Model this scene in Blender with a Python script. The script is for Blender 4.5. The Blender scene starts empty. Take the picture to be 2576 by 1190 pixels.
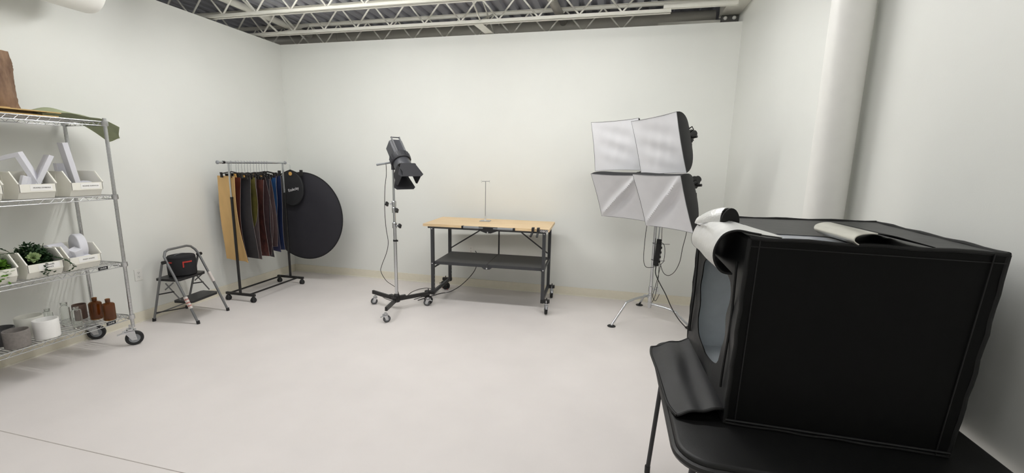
import bpy, math, random
from mathutils import Vector, Matrix
random.seed(7)
sc = bpy.context.scene
COL = sc.collection
PI = math.pi

# ------------------------------------------------------------------ camera, world, exposure
FPX, YAW, PITCH, ROLL, CAMH = 1068.12, 0.2305, 0.1712, 0.0198, 1.65
cd = bpy.data.cameras.new('camera'); cam = bpy.data.objects.new('camera', cd); COL.objects.link(cam)
_f = Vector((-math.sin(YAW)*math.cos(PITCH), math.cos(YAW)*math.cos(PITCH), -math.sin(PITCH)))
_r = Vector((math.cos(YAW), math.sin(YAW), 0)); _u = _r.cross(_f)
_r2 = _r*math.cos(ROLL) + _u*math.sin(ROLL); _u2 = _u*math.cos(ROLL) - _r*math.sin(ROLL)
M = Matrix((_r2, _u2, -_f)).transposed().to_4x4(); M.translation = (0, 0, CAMH)
cam.matrix_world = M
cd.sensor_width = 36; cd.lens = FPX/2576*36; cd.clip_start = 0.02; cd.clip_end = 60
sc.camera = cam
w = bpy.data.worlds.new('world'); sc.world = w; w.use_nodes = True
w.node_tree.nodes['Background'].inputs[0].default_value = (0.9, 0.93, 1, 1)
w.node_tree.nodes['Background'].inputs[1].default_value = 0.05
sc.view_settings.view_transform = 'Standard'; sc.view_settings.look = 'None'
sc.view_settings.gamma = 1; sc.view_settings.exposure = 0.0
sc.view_settings.use_curve_mapping = False
LAMP = 1.0          # overall lamp level

# ------------------------------------------------------------------ materials
def lin(c):
    return tuple((x/12.92 if x <= 0.04045 else ((x+0.055)/1.055)**2.4) for x in [v/255 for v in c]) + (1,)
def mat(name, rgb, rough=0.5, metal=0.0, noise=0.0, nscale=20, bump=0.0, bscale=60, trans=0.0, emit=None, spec=0.5, stretch=None, rgb2=None, ior=1.45, coat=0, alpha=1, sub=0):
    m = bpy.data.materials.new(name); m.use_nodes = True
    nt = m.node_tree; b = nt.nodes['Principled BSDF']; L = nt.links
    c = lin(rgb)
    b.inputs['Base Color'].default_value = c
    b.inputs['Roughness'].default_value = rough; b.inputs['Metallic'].default_value = metal
    b.inputs['Specular IOR Level'].default_value = spec; b.inputs['IOR'].default_value = ior
    b.inputs['Transmission Weight'].default_value = trans
    b.inputs['Coat Weight'].default_value = coat
    b.inputs['Alpha'].default_value = alpha
    tc = nt.nodes.new('ShaderNodeTexCoord'); mp = nt.nodes.new('ShaderNodeMapping')
    L.new(tc.outputs['Object'], mp.inputs['Vector'])
    if stretch: mp.inputs['Scale'].default_value = stretch
    if noise or rgb2:
        n = nt.nodes.new('ShaderNodeTexNoise'); n.inputs['Scale'].default_value = nscale; n.inputs['Detail'].default_value = 5
        L.new(mp.outputs[0], n.inputs['Vector'])
        r = nt.nodes.new('ShaderNodeValToRGB'); L.new(n.outputs['Fac'], r.inputs['Fac'])
        if rgb2: ca, cb = lin(rgb2), c
        else:
            ca = tuple(x*(1-noise) for x in c[:3])+(1,); cb = tuple(min(1, x*(1+noise)) for x in c[:3])+(1,)
        r.color_ramp.elements[0].position = 0.3; r.color_ramp.elements[1].position = 0.7
        r.color_ramp.elements[0].color = ca; r.color_ramp.elements[1].color = cb
        L.new(r.outputs['Color'], b.inputs['Base Color'])
    if bump:
        n2 = nt.nodes.new('ShaderNodeTexNoise'); n2.inputs['Scale'].default_value = bscale; n2.inputs['Detail'].default_value = 4
        L.new(mp.outputs[0], n2.inputs['Vector'])
        bp = nt.nodes.new('ShaderNodeBump'); bp.inputs['Strength'].default_value = bump; bp.inputs['Distance'].default_value = 0.004
        L.new(n2.outputs['Fac'], bp.inputs['Height']); L.new(bp.outputs['Normal'], b.inputs['Normal'])
    if emit is not None:
        b.inputs['Emission Color'].default_value = (1.0, 0.995, 0.975, 1); b.inputs['Emission Strength'].default_value = emit
    return m
MT = {}
def D(name, *a, **k): MT[name] = mat(name, *a, **k)
D('wall', (234, 235, 230), 0.5, noise=0.015, nscale=1.5, bump=0.05, bscale=180, spec=0.35)
D('floor', (231, 225, 222), 0.42, noise=0.03, nscale=2.2, bump=0.03, bscale=90, spec=0.4)
D('base', (233, 227, 209), 0.45, noise=0.02)
D('base_strip', (240, 236, 222), 0.5, noise=0.02)
D('groove', (186, 178, 172), 0.8, noise=0.1)
D('deck', (176, 177, 184), 0.5, noise=0.06, nscale=6, metal=0.1)
D('outer', (96, 95, 92), 0.8, noise=0.05)
D('joist', (228, 226, 216), 0.45, noise=0.02)
D('duct', (188, 185, 176), 0.45, noise=0.05, nscale=4, metal=0.2)
D('white_paint', (238, 237, 232), 0.45, noise=0.01)
D('chrome', (205, 207, 210), 0.22, metal=1.0, noise=0.02)
D('wire', (198, 199, 200), 0.28, metal=1.0, noise=0.02)
D('steel', (170, 172, 174), 0.35, metal=0.9, noise=0.03)
D('blackplastic', (30, 30, 31), 0.45, noise=0.1)
D('blackmetal', (32, 31, 31), 0.4, noise=0.08)
D('blackmetal_soft', (44, 44, 46), 0.45, noise=0.08)
D('rubber', (42, 42, 43), 0.7, noise=0.1)
D('rubbergrey', (82, 82, 84), 0.65, noise=0.1)
D('hubgrey', (150, 153, 156), 0.5, noise=0.03)
D('binwhite', (240, 238, 228), 0.4, noise=0.01)
D('paper', (244, 243, 240), 0.6, noise=0.01)
D('ink', (38, 36, 36), 0.7, noise=0.05)
D('inkwhite', (236, 236, 236), 0.6, noise=0.02)
D('plate', (24, 24, 26), 0.4, noise=0.05)
D('foamwhite', (226, 226, 232), 0.7, noise=0.015, nscale=40, bump=0.08, bscale=160)
D('potwhite', (244, 243, 240), 0.5, noise=0.02, bump=0.08, bscale=70)
D('potcream', (232, 231, 222), 0.5, noise=0.02)
D('potgrey', (132, 126, 122), 0.8, noise=0.1, nscale=60, bump=0.1, bscale=200)
D('potdark', (84, 83, 84), 0.75, noise=0.1, nscale=60)
D('potblack', (66, 64, 68), 0.7, noise=0.1)
D('glass', (250, 252, 250), 0.02, trans=1.0, ior=1.45, noise=0.002)
D('amber', (160, 104, 36), 0.05, trans=0.9, ior=1.45, noise=0.03)
D('browncan', (96, 74, 64), 0.5, noise=0.06)
D('bark', (154, 126, 102), 0.85, rgb2=(110, 86, 70), nscale=9, bump=0.6, bscale=24, stretch=(3, 3, 0.7))
D('bark_cut', (196, 164, 112), 0.8, noise=0.1)
D('woodboard', (206, 174, 116), 0.6, noise=0.1, nscale=5, stretch=(12, 1, 12))
D('gapshade', (92, 78, 56), 0.7, noise=0.1)
D('sage', (156, 163, 132), 0.85, noise=0.1, nscale=12, bump=0.3, bscale=40)
D('leafdark', (44, 76, 38), 0.5, rgb2=(24, 46, 26), nscale=30)
D('leafbright', (104, 150, 42), 0.5, rgb2=(52, 96, 22), nscale=25)
D('succulent', (140, 158, 104), 0.5, rgb2=(100, 126, 76), nscale=30)
D('stem', (66, 84, 46), 0.6, noise=0.1)
D('laddergrey', (120, 121, 122), 0.4, metal=0.4, noise=0.04)
D('ladderblack', (34, 34, 35), 0.38, noise=0.1)
D('sticker', (216, 208, 204), 0.5, noise=0.02)
D('stickerred', (176, 120, 112), 0.5, noise=0.05)
D('baggrey', (34, 34, 36), 0.85, noise=0.1, bump=0.15, bscale=200)
D('red', (176, 52, 44), 0.6, noise=0.05)
D('tan', (218, 180, 122), 0.75, noise=0.05, nscale=14, bump=0.15, bscale=120, stretch=(1, 1, .4))
D('rust', (104, 44, 28), 0.6, noise=0.1)
D('charcoal', (46, 46, 50), 0.6, noise=0.1)
D('olive', (122, 114, 54), 0.55, rgb2=(80, 76, 42), nscale=6)
D('taupe', (92, 78, 74), 0.6, rgb2=(66, 58, 60), nscale=6)
D('brick', (112, 64, 56), 0.65, rgb2=(64, 38, 38), nscale=14)
D('plum', (56, 40, 42), 0.6, noise=0.15)
D('navy', (42, 60, 104), 0.55, rgb2=(32, 42, 72), nscale=3)
D('blue', (44, 100, 158), 0.45, rgb2=(36, 62, 104), nscale=3)
D('slate', (58, 57, 64), 0.6, noise=0.12)
D('indigo', (58, 60, 96), 0.55, noise=0.1)
D('mauve', (74, 58, 58), 0.6, noise=0.12)
D('greenmarble', (56, 66, 52), 0.5, noise=0.2, nscale=12)
D('trimgrey', (116, 108, 106), 0.6, noise=0.1)
D('clip', (36, 34, 33), 0.5, noise=0.1)
D('kraft', (206, 160, 88), 0.6, noise=0.05)
D('reflector', (44, 43, 49), 0.75, noise=0.06, nscale=8, bump=0.1, bscale=50)
D('rim', (18, 18, 20), 0.6, noise=0.1)
D('pouch', (40, 40, 42), 0.7, noise=0.08, bump=0.12, bscale=120)
D('spotgrey', (70, 71, 76), 0.42, noise=0.06)
D('spotdark', (50, 50, 54), 0.5, noise=0.06)
D('spotplate', (176, 178, 182), 0.35, metal=0.7, noise=0.03)
D('benchwood', (238, 212, 172), 0.45, rgb2=(226, 194, 148), nscale=5, stretch=(1.2, 9, 20))
D('benchmetal', (58, 59, 62), 0.45, noise=0.05)
D('benchshelf', (66, 67, 68), 0.5, noise=0.04)
D('greybar', (138, 140, 142), 0.5, noise=0.03)
D('silverwrap', (214, 213, 208), 0.5, metal=0.0, noise=0.03)
D('diffuser', (225, 225, 228), 0.8, noise=0.02, nscale=9, bump=0.2, bscale=9)
D('seamgrey', (120, 120, 122), 0.7, noise=0.05)
D('boxfabric', (33, 33, 35), 0.7, noise=0.1, bump=0.15, bscale=60)
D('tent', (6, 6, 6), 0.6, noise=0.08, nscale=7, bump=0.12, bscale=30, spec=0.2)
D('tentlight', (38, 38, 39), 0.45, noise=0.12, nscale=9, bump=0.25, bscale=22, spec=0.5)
D('tentstitch', (17, 17, 17), 0.5, noise=0.08)
D('tentedge', (10, 10, 10), 0.6, noise=0.08)
D('tentlining', (236, 242, 246), 0.6, noise=0.03)
D('silver', (224, 224, 222), 0.34, metal=0.55, noise=0.04, nscale=30, bump=0.35, bscale=120)
D('silverflap', (214, 212, 202), 0.28, metal=0.6, noise=0.03, bump=0.1, bscale=20)
D('pane', (214, 220, 230), 0.3, noise=0.02, spec=0.6, trans=0.75)
D('vinyl', (12, 12, 12), 0.45, noise=0.08, nscale=5, bump=0.1, bscale=240)
D('cord', (34, 32, 31), 0.5, noise=0.1)
D('cordred', (150, 44, 40), 0.5, noise=0.1)
D('outlet', (236, 235, 230), 0.4, noise=0.01)
D('slot', (60, 58, 56), 0.6, noise=0.05)
D('lamp_led', (255, 255, 255), 0.5, emit=LAMP*76, noise=0.0)
D('lamp_led_low', (255, 255, 255), 0.5, emit=LAMP*28, noise=0.0)

# ------------------------------------------------------------------ mesh builder
class MB:
    def __init__(s): s.v = []; s.f = []
    def add(s, vs, fs):
        n = len(s.v); s.v += [tuple(v) for v in vs]; s.f += [tuple(i+n for i in f) for f in fs]; return s
    def box(s, c, size, R=None):
        c = Vector(c); h = [x/2 for x in size]
        vs = []
        for z in (-1, 1):
            for x, y in ((-1, -1), (1, -1), (1, 1), (-1, 1)):
                p = Vector((x*h[0], y*h[1], z*h[2]))
                if R is not None: p = R @ p
                vs.append(c+p)
        return s.add(vs, [(3, 2, 1, 0), (4, 5, 6, 7), (0, 1, 5, 4), (1, 2, 6, 5), (2, 3, 7, 6), (3, 0, 4, 7)])
    def frame(s, a, b, up=(0, 0, 1)):
        d = (Vector(b)-Vector(a)); L = d.length; d = d/L; u = Vector(up)
        if abs(d.dot(u)) > 0.98: u = Vector((1, 0, 0)) if abs(d.x) < 0.9 else Vector((0, 1, 0))
        x = d.cross(u).normalized(); y = x.cross(d).normalized()
        return d, x, y, L
    def bar(s, a, b, wd, ht, up=(0, 0, 1)):
        d, x, y, L = s.frame(a, b, up); a = Vector(a); b = Vector(b); vs = []
        for p in (a, b):
            for i, j in ((-1, -1), (1, -1), (1, 1), (-1, 1)): vs.append(p + x*(i*wd/2) + y*(j*ht/2))
        return s.add(vs, [(3, 2, 1, 0), (4, 5, 6, 7), (0, 1, 5, 4), (1, 2, 6, 5), (2, 3, 7, 6), (3, 0, 4, 7)])
    def cyl(s, a, b, r, r2=None, n=14):
        r2 = r if r2 is None else r2
        d, x, y, L = s.frame(a, b); a = Vector(a); b = Vector(b)
        vs = [p + x*(math.cos(t*2*PI/n)*q) + y*(math.sin(t*2*PI/n)*q) for p, q in ((a, r), (b, r2)) for t in range(n)]
        fs = [(i, (i+1) % n, n+(i+1) % n, n+i) for i in range(n)]
        fs += [tuple(range(n-1, -1, -1)), tuple(range(n, 2*n))]
        return s.add(vs, fs)
    def tube(s, pts, r, n=8, closed=False):
        P = [Vector(p) for p in pts]; m = len(P); rr = r if isinstance(r, (list, tuple)) else [r]*m
        T = []
        for i in range(m):
            a = P[(i-1) % m] if (closed or i > 0) else P[i]; b = P[(i+1) % m] if (closed or i < m-1) else P[i]
            T.append((b-a).normalized())
        x = T[0].cross(Vector((0, 0, 1)))
        if x.length < 0.05: x = T[0].cross(Vector((0, 1, 0)))
        x.normalize(); vs = []
        for i in range(m):
            x = (x - T[i]*x.dot(T[i])).normalized(); y = T[i].cross(x)
            for k in range(n):
                t = 2*PI*k/n; vs.append(P[i] + x*(math.cos(t)*rr[i]) + y*(math.sin(t)*rr[i]))
        fs = []
        for i in range(m if closed else m-1):
            j = (i+1) % m
            for k in range(n): fs.append((i*n+k, i*n+(k+1) % n, j*n+(k+1) % n, j*n+k))
        if not closed: fs += [tuple(range(n-1, -1, -1)), tuple(range((m-1)*n, m*n))]
        return s.add(vs, fs)
    def lathe(s, prof, c=(0, 0, 0), n=28, R=None, loop=False):
        c = Vector(c); vs = []; m = len(prof)
        for r, z in prof:
            for k in range(n):
                p = Vector((math.cos(2*PI*k/n)*r, math.sin(2*PI*k/n)*r, z))
                if R is not None: p = R @ p
                vs.append(c+p)
        fs = [(i*n+k, i*n+(k+1) % n, (i+1)*n+(k+1) % n, (i+1)*n+k) for i in range(m-1) for k in range(n)]
        if loop: fs += [((m-1)*n+k, (m-1)*n+(k+1) % n, (k+1) % n, k) for k in range(n)]; return s.add(vs, fs)
        if prof[0][0] > 1e-6: fs.append(tuple(range(n-1, -1, -1)))
        if prof[-1][0] > 1e-6: fs.append(tuple(range((m-1)*n, m*n)))
        return s.add(vs, fs)
    def sheet(s, fn, nu, nv, t=0.002):
        P = [[Vector(fn(i/nu, j/nv)) for j in range(nv+1)] for i in range(nu+1)]
        def nrm(i, j):
            a = P[min(i+1, nu)][j]-P[max(i-1, 0)][j]; b = P[i][min(j+1, nv)]-P[i][max(j-1, 0)]
            q = a.cross(b); return q.normalized() if q.length > 1e-12 else Vector((0, 0, 1))
        vs = []; W = nv+1; K = (nu+1)*W
        for sgn in (0.5, -0.5):
            for i in range(nu+1):
                for j in range(nv+1): vs.append(P[i][j]+nrm(i, j)*(t*sgn))
        fs = []
        for i in range(nu):
            for j in range(nv):
                a, b, c, d = i*W+j, (i+1)*W+j, (i+1)*W+j+1, i*W+j+1
                fs += [(a, b, c, d), (K+d, K+c, K+b, K+a)]
        loop = [i*W for i in range(nu+1)] + [nu*W+j for j in range(1, nv+1)] + [i*W+nv for i in range(nu-1, -1, -1)] + [j for j in range(nv-1, 0, -1)]
        for k in range(len(loop)):
            a, b = loop[k], loop[(k+1) % len(loop)]; fs.append((b, a, K+a, K+b))
        return s.add(vs, fs)
    def prism(s, poly, o, ex, ey, ez, t):
        """2-D outline (counter-clockwise) in the plane ex,ey at o, thickness t along ez"""
        o, ex, ey, ez = Vector(o), Vector(ex), Vector(ey), Vector(ez); n = len(poly)
        vs = [o+ex*a+ey*b+ez*(k*t) for k in (-.5, .5) for a, b in poly]
        fs = [tuple(range(n-1, -1, -1)), tuple(range(n, 2*n))] + [(i, (i+1) % n, n+(i+1) % n, n+i) for i in range(n)]
        return s.add(vs, fs)
    def ring(s, inner, outer, t, nrm):
        """band between two closed loops of equal length, thickness t"""
        n = len(inner); nrm = Vector(nrm)*t/2; vs = []
        for sg in (1, -1):
            for L in (inner, outer): vs += [Vector(p)+nrm*sg for p in L]
        fs = []
        for i in range(n):
            j = (i+1) % n
            fs += [(i, j, n+j, n+i), (2*n+i, 3*n+i, 3*n+j, 2*n+j), (i, 2*n+i, 2*n+j, j), (n+i, n+j, 3*n+j, 3*n+i)]
        return s.add(vs, fs)
    def mesh(s, name, m, smooth=35):
        me = bpy.data.meshes.new(name); me.from_pydata(s.v, [], s.f); me.validate(); me.update()
        if m: me.materials.append(MT[m])
        if smooth:
            me.polygons.foreach_set('use_smooth', [True]*len(me.polygons)); me.set_sharp_from_angle(angle=math.radians(smooth))
        return me
def obj(name, mb, m, parent=None, smooth=35, bevel=0, seg=2):
    me = mb.mesh(name, m, smooth) if isinstance(mb, MB) else mb
    o = bpy.data.objects.new(name, me); COL.objects.link(o)
    if parent: o.parent = parent
    if bevel:
        b = o.modifiers.new('bevel', 'BEVEL'); b.width = bevel; b.segments = seg; b.limit_method = 'ANGLE'; b.angle_limit = math.radians(40)
    return o
def fixn(o):
    import bmesh
    bm = bmesh.new(); bm.from_mesh(o.data); bmesh.ops.recalc_face_normals(bm, faces=bm.faces); bm.to_mesh(o.data); bm.free(); return o
def thing(name, label, cat, loc=(0, 0, 0), rz=0, group=None):
    o = bpy.data.objects.new(name, None); COL.objects.link(o); o.empty_display_size = 0.1
    o.location = loc; o.rotation_euler = (0, 0, rz); return tag(o, label, cat, group)
def tag(o, label, cat, group=None):
    o['label'] = label; o['category'] = cat
    if group: o['group'] = group
    return o
def struct(name, mb, m, parent=None, smooth=0, bevel=0):
    o = obj(name, mb, m, parent, smooth, bevel)
    if not parent: o['kind'] = 'structure'
    return o
def stuff(o): o['kind'] = 'stuff'; return o
def dup(root, loc, rz=0, label=None):
    r = root.copy(); COL.objects.link(r); r.location = loc; r.rotation_euler = (0, 0, rz)
    if label: r['label'] = label
    for ch in list(root.children):
        c = ch.copy(); COL.objects.link(c); c.parent = r
        for g in list(ch.children):
            d = g.copy(); COL.objects.link(d); d.parent = c
    return r
def lettering(name, body, size, m, parent, o, ex, ey, extr=0.0006, spread=1.0):
    """flat letters centred on o, running along ex, upright along ey"""
    cu = bpy.data.curves.new(name, 'FONT'); cu.body = body; cu.size = size; cu.extrude = extr
    cu.align_x = 'CENTER'; cu.align_y = 'CENTER'; cu.space_character = spread; cu.resolution_u = 3
    tmp = bpy.data.objects.new(name, cu); me = bpy.data.meshes.new_from_object(tmp); bpy.data.objects.remove(tmp)
    ex, ey, o = Vector(ex).normalized(), Vector(ey).normalized(), Vector(o); ez = ex.cross(ey)
    for v in me.vertices: v.co = o + ex*v.co.x + ey*v.co.y + ez*v.co.z
    me.materials.clear(); me.materials.append(MT[m]); me.name = name
    return obj(name, me, None, parent)
def smoothpath(pts, k=6):
    P = [Vector(p) for p in pts]; out = []
    for i in range(len(P)-1):
        a = P[max(i-1, 0)]; b = P[i]; c = P[i+1]; d = P[min(i+2, len(P)-1)]
        for j in range(k):
            t = j/k
            out.append(0.5*((2*b)+(c-a)*t+(2*a-5*b+4*c-d)*t*t+(3*b-a-3*c+d)*t**3))
    out.append(P[-1]); return out
def rot(ax, ang): return Matrix.Rotation(ang, 3, ax)
def hsh(i, j=0): return math.sin(i*12.9898+j*78.233)*43758.5453 % 1.0

# ================================================================== THE ROOM
XL, YB, HW, YR = -4.547, 5.262, 3.182, -3.6
DECK = 3.513
def xr(y): return 1.235 + (YB-y)*0.021          # the right wall stands very slightly out of square
struct('floor', MB().box(((XL+2.2)/2-1.5, 3.0, -0.06), (15, 16, 0.12)), 'floor')
obj('joint', MB().box((-1.6, 1.551, 0.0006), (5.8, 0.004, 0.0014)), 'groove', bpy.data.objects['floor'])
struct('wall_back', MB().box(((XL+1.3)/2-0.06, YB+0.06, HW/2), (1.3-XL+0.12, 0.12, HW)), 'wall')
struct('wall_left', MB().box((XL-0.06, (YB+YR)/2, HW/2), (0.12, YB-YR, HW)), 'wall')
m = MB(); P = [(xr(YB+1.5), YB+1.5), (xr(YR), YR), (xr(YR)+.12, YR), (xr(YB+1.5)+.12, YB+1.5)]
m.add([(x, y, z) for z in (0, DECK) for x, y in P], [(0, 1, 2, 3), (7, 6, 5, 4), (4, 5, 1, 0), (5, 6, 2, 1), (6, 7, 3, 2), (7, 4, 0, 3)])
fixn(struct('wall_right', m, 'wall'))
struct('wall_rear', MB().box(((XL+1.4)/2, YR-0.06, DECK/2), (7.2, 0.12, DECK)), 'wall')
o = struct('wall_outer', MB().box((-3.6, 10.5, 1.8), (11, 0.1, 3.6)).box((-9.0, 3.4, 1.8), (0.1, 14.2, 3.6)), 'outer')
# baseboards: vinyl cove base with a pale foot
def basebd(name, a, b, nrm):
    a, b, nrm = Vector(a), Vector(b), Vector(nrm)
    o = struct(name, MB().bar(a+nrm*0.005+Vector((0, 0, .055)), b+nrm*0.005+Vector((0, 0, .055)), 0.010, 0.108), 'base', None, 0, 0.002)
    obj('cove_foot', MB().bar(a+nrm*0.013+Vector((0, 0, .006)), b+nrm*0.013+Vector((0, 0, .006)), 0.008, 0.012), 'base_strip', o)
basebd('baseboard_back', (XL, YB, 0), (1.23, YB, 0), (0, -1, 0))
basebd('baseboard_left', (XL, YR, 0), (XL, YB-0.02, 0), (1, 0, 0))
basebd('baseboard_right', (xr(YR), YR, 0), (xr(YB-.02), YB-.02, 0), (-1, 0, 0))
# corrugated roof deck, ribs running front to back
m = MB(); prof = []; x = -9.0
while x < 1.5:
    prof += [(x, DECK), (x+.07, DECK), (x+.09, DECK+.038), (x+.13, DECK+.038), (x+.15, DECK)]; x += 0.15
prof = [p for i, p in enumerate(prof) if i == 0 or p != prof[i-1]]
n = len(prof); vs = [(a, y, b) for y in (YR-.1, 10.5) for a, b in prof]
m.add(vs, [(i, i+1, n+i+1, n+i) for i in range(n-1)])
struct('ceiling', m, 'deck')
obj('deck_cover', MB().box((-3.7, 3.4, DECK+.09), (10.8, 14.4, .06)), 'deck', bpy.data.objects['ceiling'])

# open-web steel roof joists along x
JY = [3.56, 4.235, 4.92, 5.53, 6.19, 6.85, 7.5]
ZB, ZT = 3.2, 3.49
def webmesh(up):
    a, b = ((0, 0, ZB+.03), (.2237, 0, ZT)) if up else ((0, 0, ZT), (.2237, 0, ZB+.03))
    return MB().cyl(a, b, 0.0095, n=8).mesh('web', 'joist')
WU, WD = webmesh(True), webmesh(False)
jl = ['white open-web roof joist overhead, nearest the camera', 'white open-web roof joist crossing the top of the picture',
      'white open-web roof joist just in front of the back wall', 'white open-web roof joist just behind the back wall top',
      'white open-web roof joist behind the grey duct', 'white open-web roof joist second behind the grey duct', 'white open-web roof joist farthest back under the deck']
for k, y in enumerate(JY):
    x0, x1 = -8.6, 0.47
    j = thing('roof_joist', jl[k], 'roof joist', (0, y, 0), 0, 'open-web roof joists')
    c = MB()
    for sg in (-1, 1):
        c.box(((x0+x1)/2, sg*.024, ZB+.003), (x1-x0, .032, .005)).box(((x0+x1)/2, sg*.0105, ZB+.02), (x1-x0, .005, .036))
    obj('bottom_chord', c, 'joist', j, 0)
    c = MB()
    for sg in (-1, 1):
        c.box(((x0+1.05)/2, sg*.024, ZT+.018), (1.05-x0, .032, .005)).box(((x0+1.05)/2, sg*.0105, ZT+.002), (1.05-x0, .005, .034))
    obj('top_chord', c, 'joist', j, 0)
    off = -8.515 + 0.1*(k % 3) if k != 2 else -8.515
    n = int((0.42-off)/.2237)
    for i in range(n):
        xx = off+.2237*i
        if xx < -6.6: continue
        o = obj('web', WU if i % 2 == 0 else WD, None, j); o.location = (xx, 0, 0)
    if k in (1, 2, 3): obj('end_strut', MB().box((.745, 0, ZB+.06), (.70, .05, .045)), 'joist', j)
# cross bridging rods between the joists
for bx, nm in ((-4.27, 'near the left wall'), (-1.58, 'over the workbench')):
    for k in range(1, 4):
        a, b = JY[k], JY[k+1]
        t = thing('bridging_brace', 'white crossed bridging rods between roof joists %s, %s pair' % (nm, ['', 'first', 'second', 'third'][k]), 'brace', (bx, a, ZB))
        obj('brace_rod', MB().bar((0, .02, .03), (0, b-a-.02, ZT-ZB), .008, .022), 'joist', t)
        obj('brace_rod', MB().bar((.012, .02, ZT-ZB), (.012, b-a-.02, .03), .008, .022), 'joist', t)
tag(obj('strap_plate', MB().bar((-1.60, 4.93, ZB-.004), (-1.57, 5.30, ZB-.004), .105, .006), 'joist'), 'flat white steel strap from joist to back wall top', 'strap')
# beam along the right wall
t = thing('steel_beam', 'white steel beam running along the right wall under the roof', 'beam', (1.135, 2.5, 3.30))
L2 = 2.97
obj('bottom_flange', MB().box((0, 0, .006), (.20, 2*L2, .012)), 'joist', t)
obj('web_plate', MB().box((-.006, 0, .10), (.184, 2*L2-.01, .176)), 'joist', t)
obj('top_flange', MB().box((0, 0, .19), (.20, 2*L2, .012)), 'joist', t)
obj('end_lip', MB().box((0, L2-.004, -.006), (.20, .012, .022)), 'joist', t)
obj('bearing_plate', MB().box((0, L2-.03, -.055), (.16, .06, .10)), 'outer', t)
for dx in (-.045, .045): obj('bolt', MB().lathe([(.02, 0), (.02, .008), (.012, .018), (0, .02)], (dx, L2-.06, -.035), 12, rot('X', PI/2)), 'white_paint', t)
# ducts above the wall
t = thing('round_duct', 'grey round duct running behind the back wall top', 'duct', (-1.9, 5.80, 3.395))
obj('pipe', MB().cyl((-3.4, 0, 0), (2.95, 0, 0), .082, n=24), 'duct', t)
for xx in (-2.1, -.35, 1.05, 1.28): obj('seam_band', MB().cyl((xx-.012, 0, 0), (xx+.012, 0, 0), .088, n=24), 'duct', t)
obj('branch_pipe', MB().cyl((1.17, -.05, .02), (1.10, -.72, .085), .05, n=16), 'duct', t)
tag(obj('branch_duct', MB().cyl((-4.42, 3.5, 3.425), (-4.42, 5.72, 3.425), .042, n=18), 'joist'), 'white round pipe slanting over the left corner to the duct', 'pipe')
t = thing('wall_duct', 'white round duct ending above the wire shelf at the picture top', 'duct', (-4.2, 1.34, 2.965))
obj('pipe', MB().lathe([(.185, -2.4), (.19, -2.38), (.19, 1.45), (.183, 1.475), (.165, 1.482)], n=36, R=rot('X', -PI/2)), 'white_paint', t)
obj('end_cap', MB().lathe([(.168, 1.478), (.168, 1.484), (0.0, 1.484)], n=36, R=rot('X', -PI/2)), 'white_paint', t)
# vertical pipe at the right wall
t = thing('column_pipe', 'thick white vertical pipe standing at the right wall', 'pipe', (1.168, 2.745, 0))
obj('pipe', MB().cyl((0, 0, 0), (0, 0, DECK), .096, n=40), 'white_paint', t)
obj('collar', MB().lathe([(.098, 0), (.112, 0), (.112, .05), (.098, .055)], n=40), 'white_paint', t)

# ------------------------------------------------------------------ LED tube fixtures hung under the joists (above the picture)
def fixture(x, y, L, label, lm='lamp_led'):
    t = thing('tube_light', label, 'ceiling light', (x, y, 3.12), 0, 'overhead tube lights')
    obj('housing', MB().prism([(-.05, .03), (-.035, .0), (.035, .0), (.05, .03), (.03, .06), (-.03, .06)], (0, 0, 0), (0, 1, 0), (0, 0, 1), (1, 0, 0), L), 'white_paint', t)
    obj('diffuser', MB().prism([(-.034, -.001), (-.024, -.028), (.024, -.028), (.034, -.001)], (0, 0, 0), (0, 1, 0), (0, 0, 1), (1, 0, 0), L-.06), lm, t)
    for dx in (-L*.38, L*.38): obj('hanger_wire', MB().cyl((dx, 0, .06), (dx, 0, .385), .002, n=6), 'steel', t)
for y, nm in ((3.38, 'over the middle of the room'), (1.65, 'in front of the camera'), (-1.1, 'at the rear of the room')):
    for x, sd in ((-2.75, 'left'), (-0.35, 'right')):
        fixture(x, y, 1.85, 'white linear tube light %s, %s one' % (nm, sd), 'lamp_led' if y > 3 else 'lamp_led_low')

fixture(-2.2, 7.6, 1.85, 'added unseen tube light behind the back wall, brightening the duct and joists', 'lamp_led_low')  # unseen lamp, added to brighten the duct and joists past the wall top
fixture(-6.6, 4.6, 1.85, 'added unseen tube light beyond the left wall, brightening the roof deck', 'lamp_led_low')  # another added lamp, out of sight, lifting the deck over the left wall
# ------------------------------------------------------------------ wall outlets
def outlet(label, loc, rz):
    t = thing('wall_outlet', label, 'outlet', loc, rz)     # faces local -y
    obj('cover_plate', MB().box((0, -.003, 0), (.072, .006, .116)), 'outlet', t, 0, .002)
    for z in (-.02, .02):
        s_ = obj('socket', MB().cyl((0, -.004, z), (0, -.008, z), .0165, n=18), 'outlet', t)
        obj('slot', MB().box((-.006, -.0085, z+.003), (.002, .002, .008)).box((.006, -.0085, z+.003), (.002, .002, .008)).cyl((0, -.0075, z-.007), (0, -.0092, z-.007), .0025, n=8), 'slot', s_)
outlet('white wall outlet low on the left wall beside the wire shelf', (XL, 3.13, .482), PI/2)
outlet('white wall outlet on the back wall behind the workbench', (-1.79, YB, .505), 0)

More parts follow.
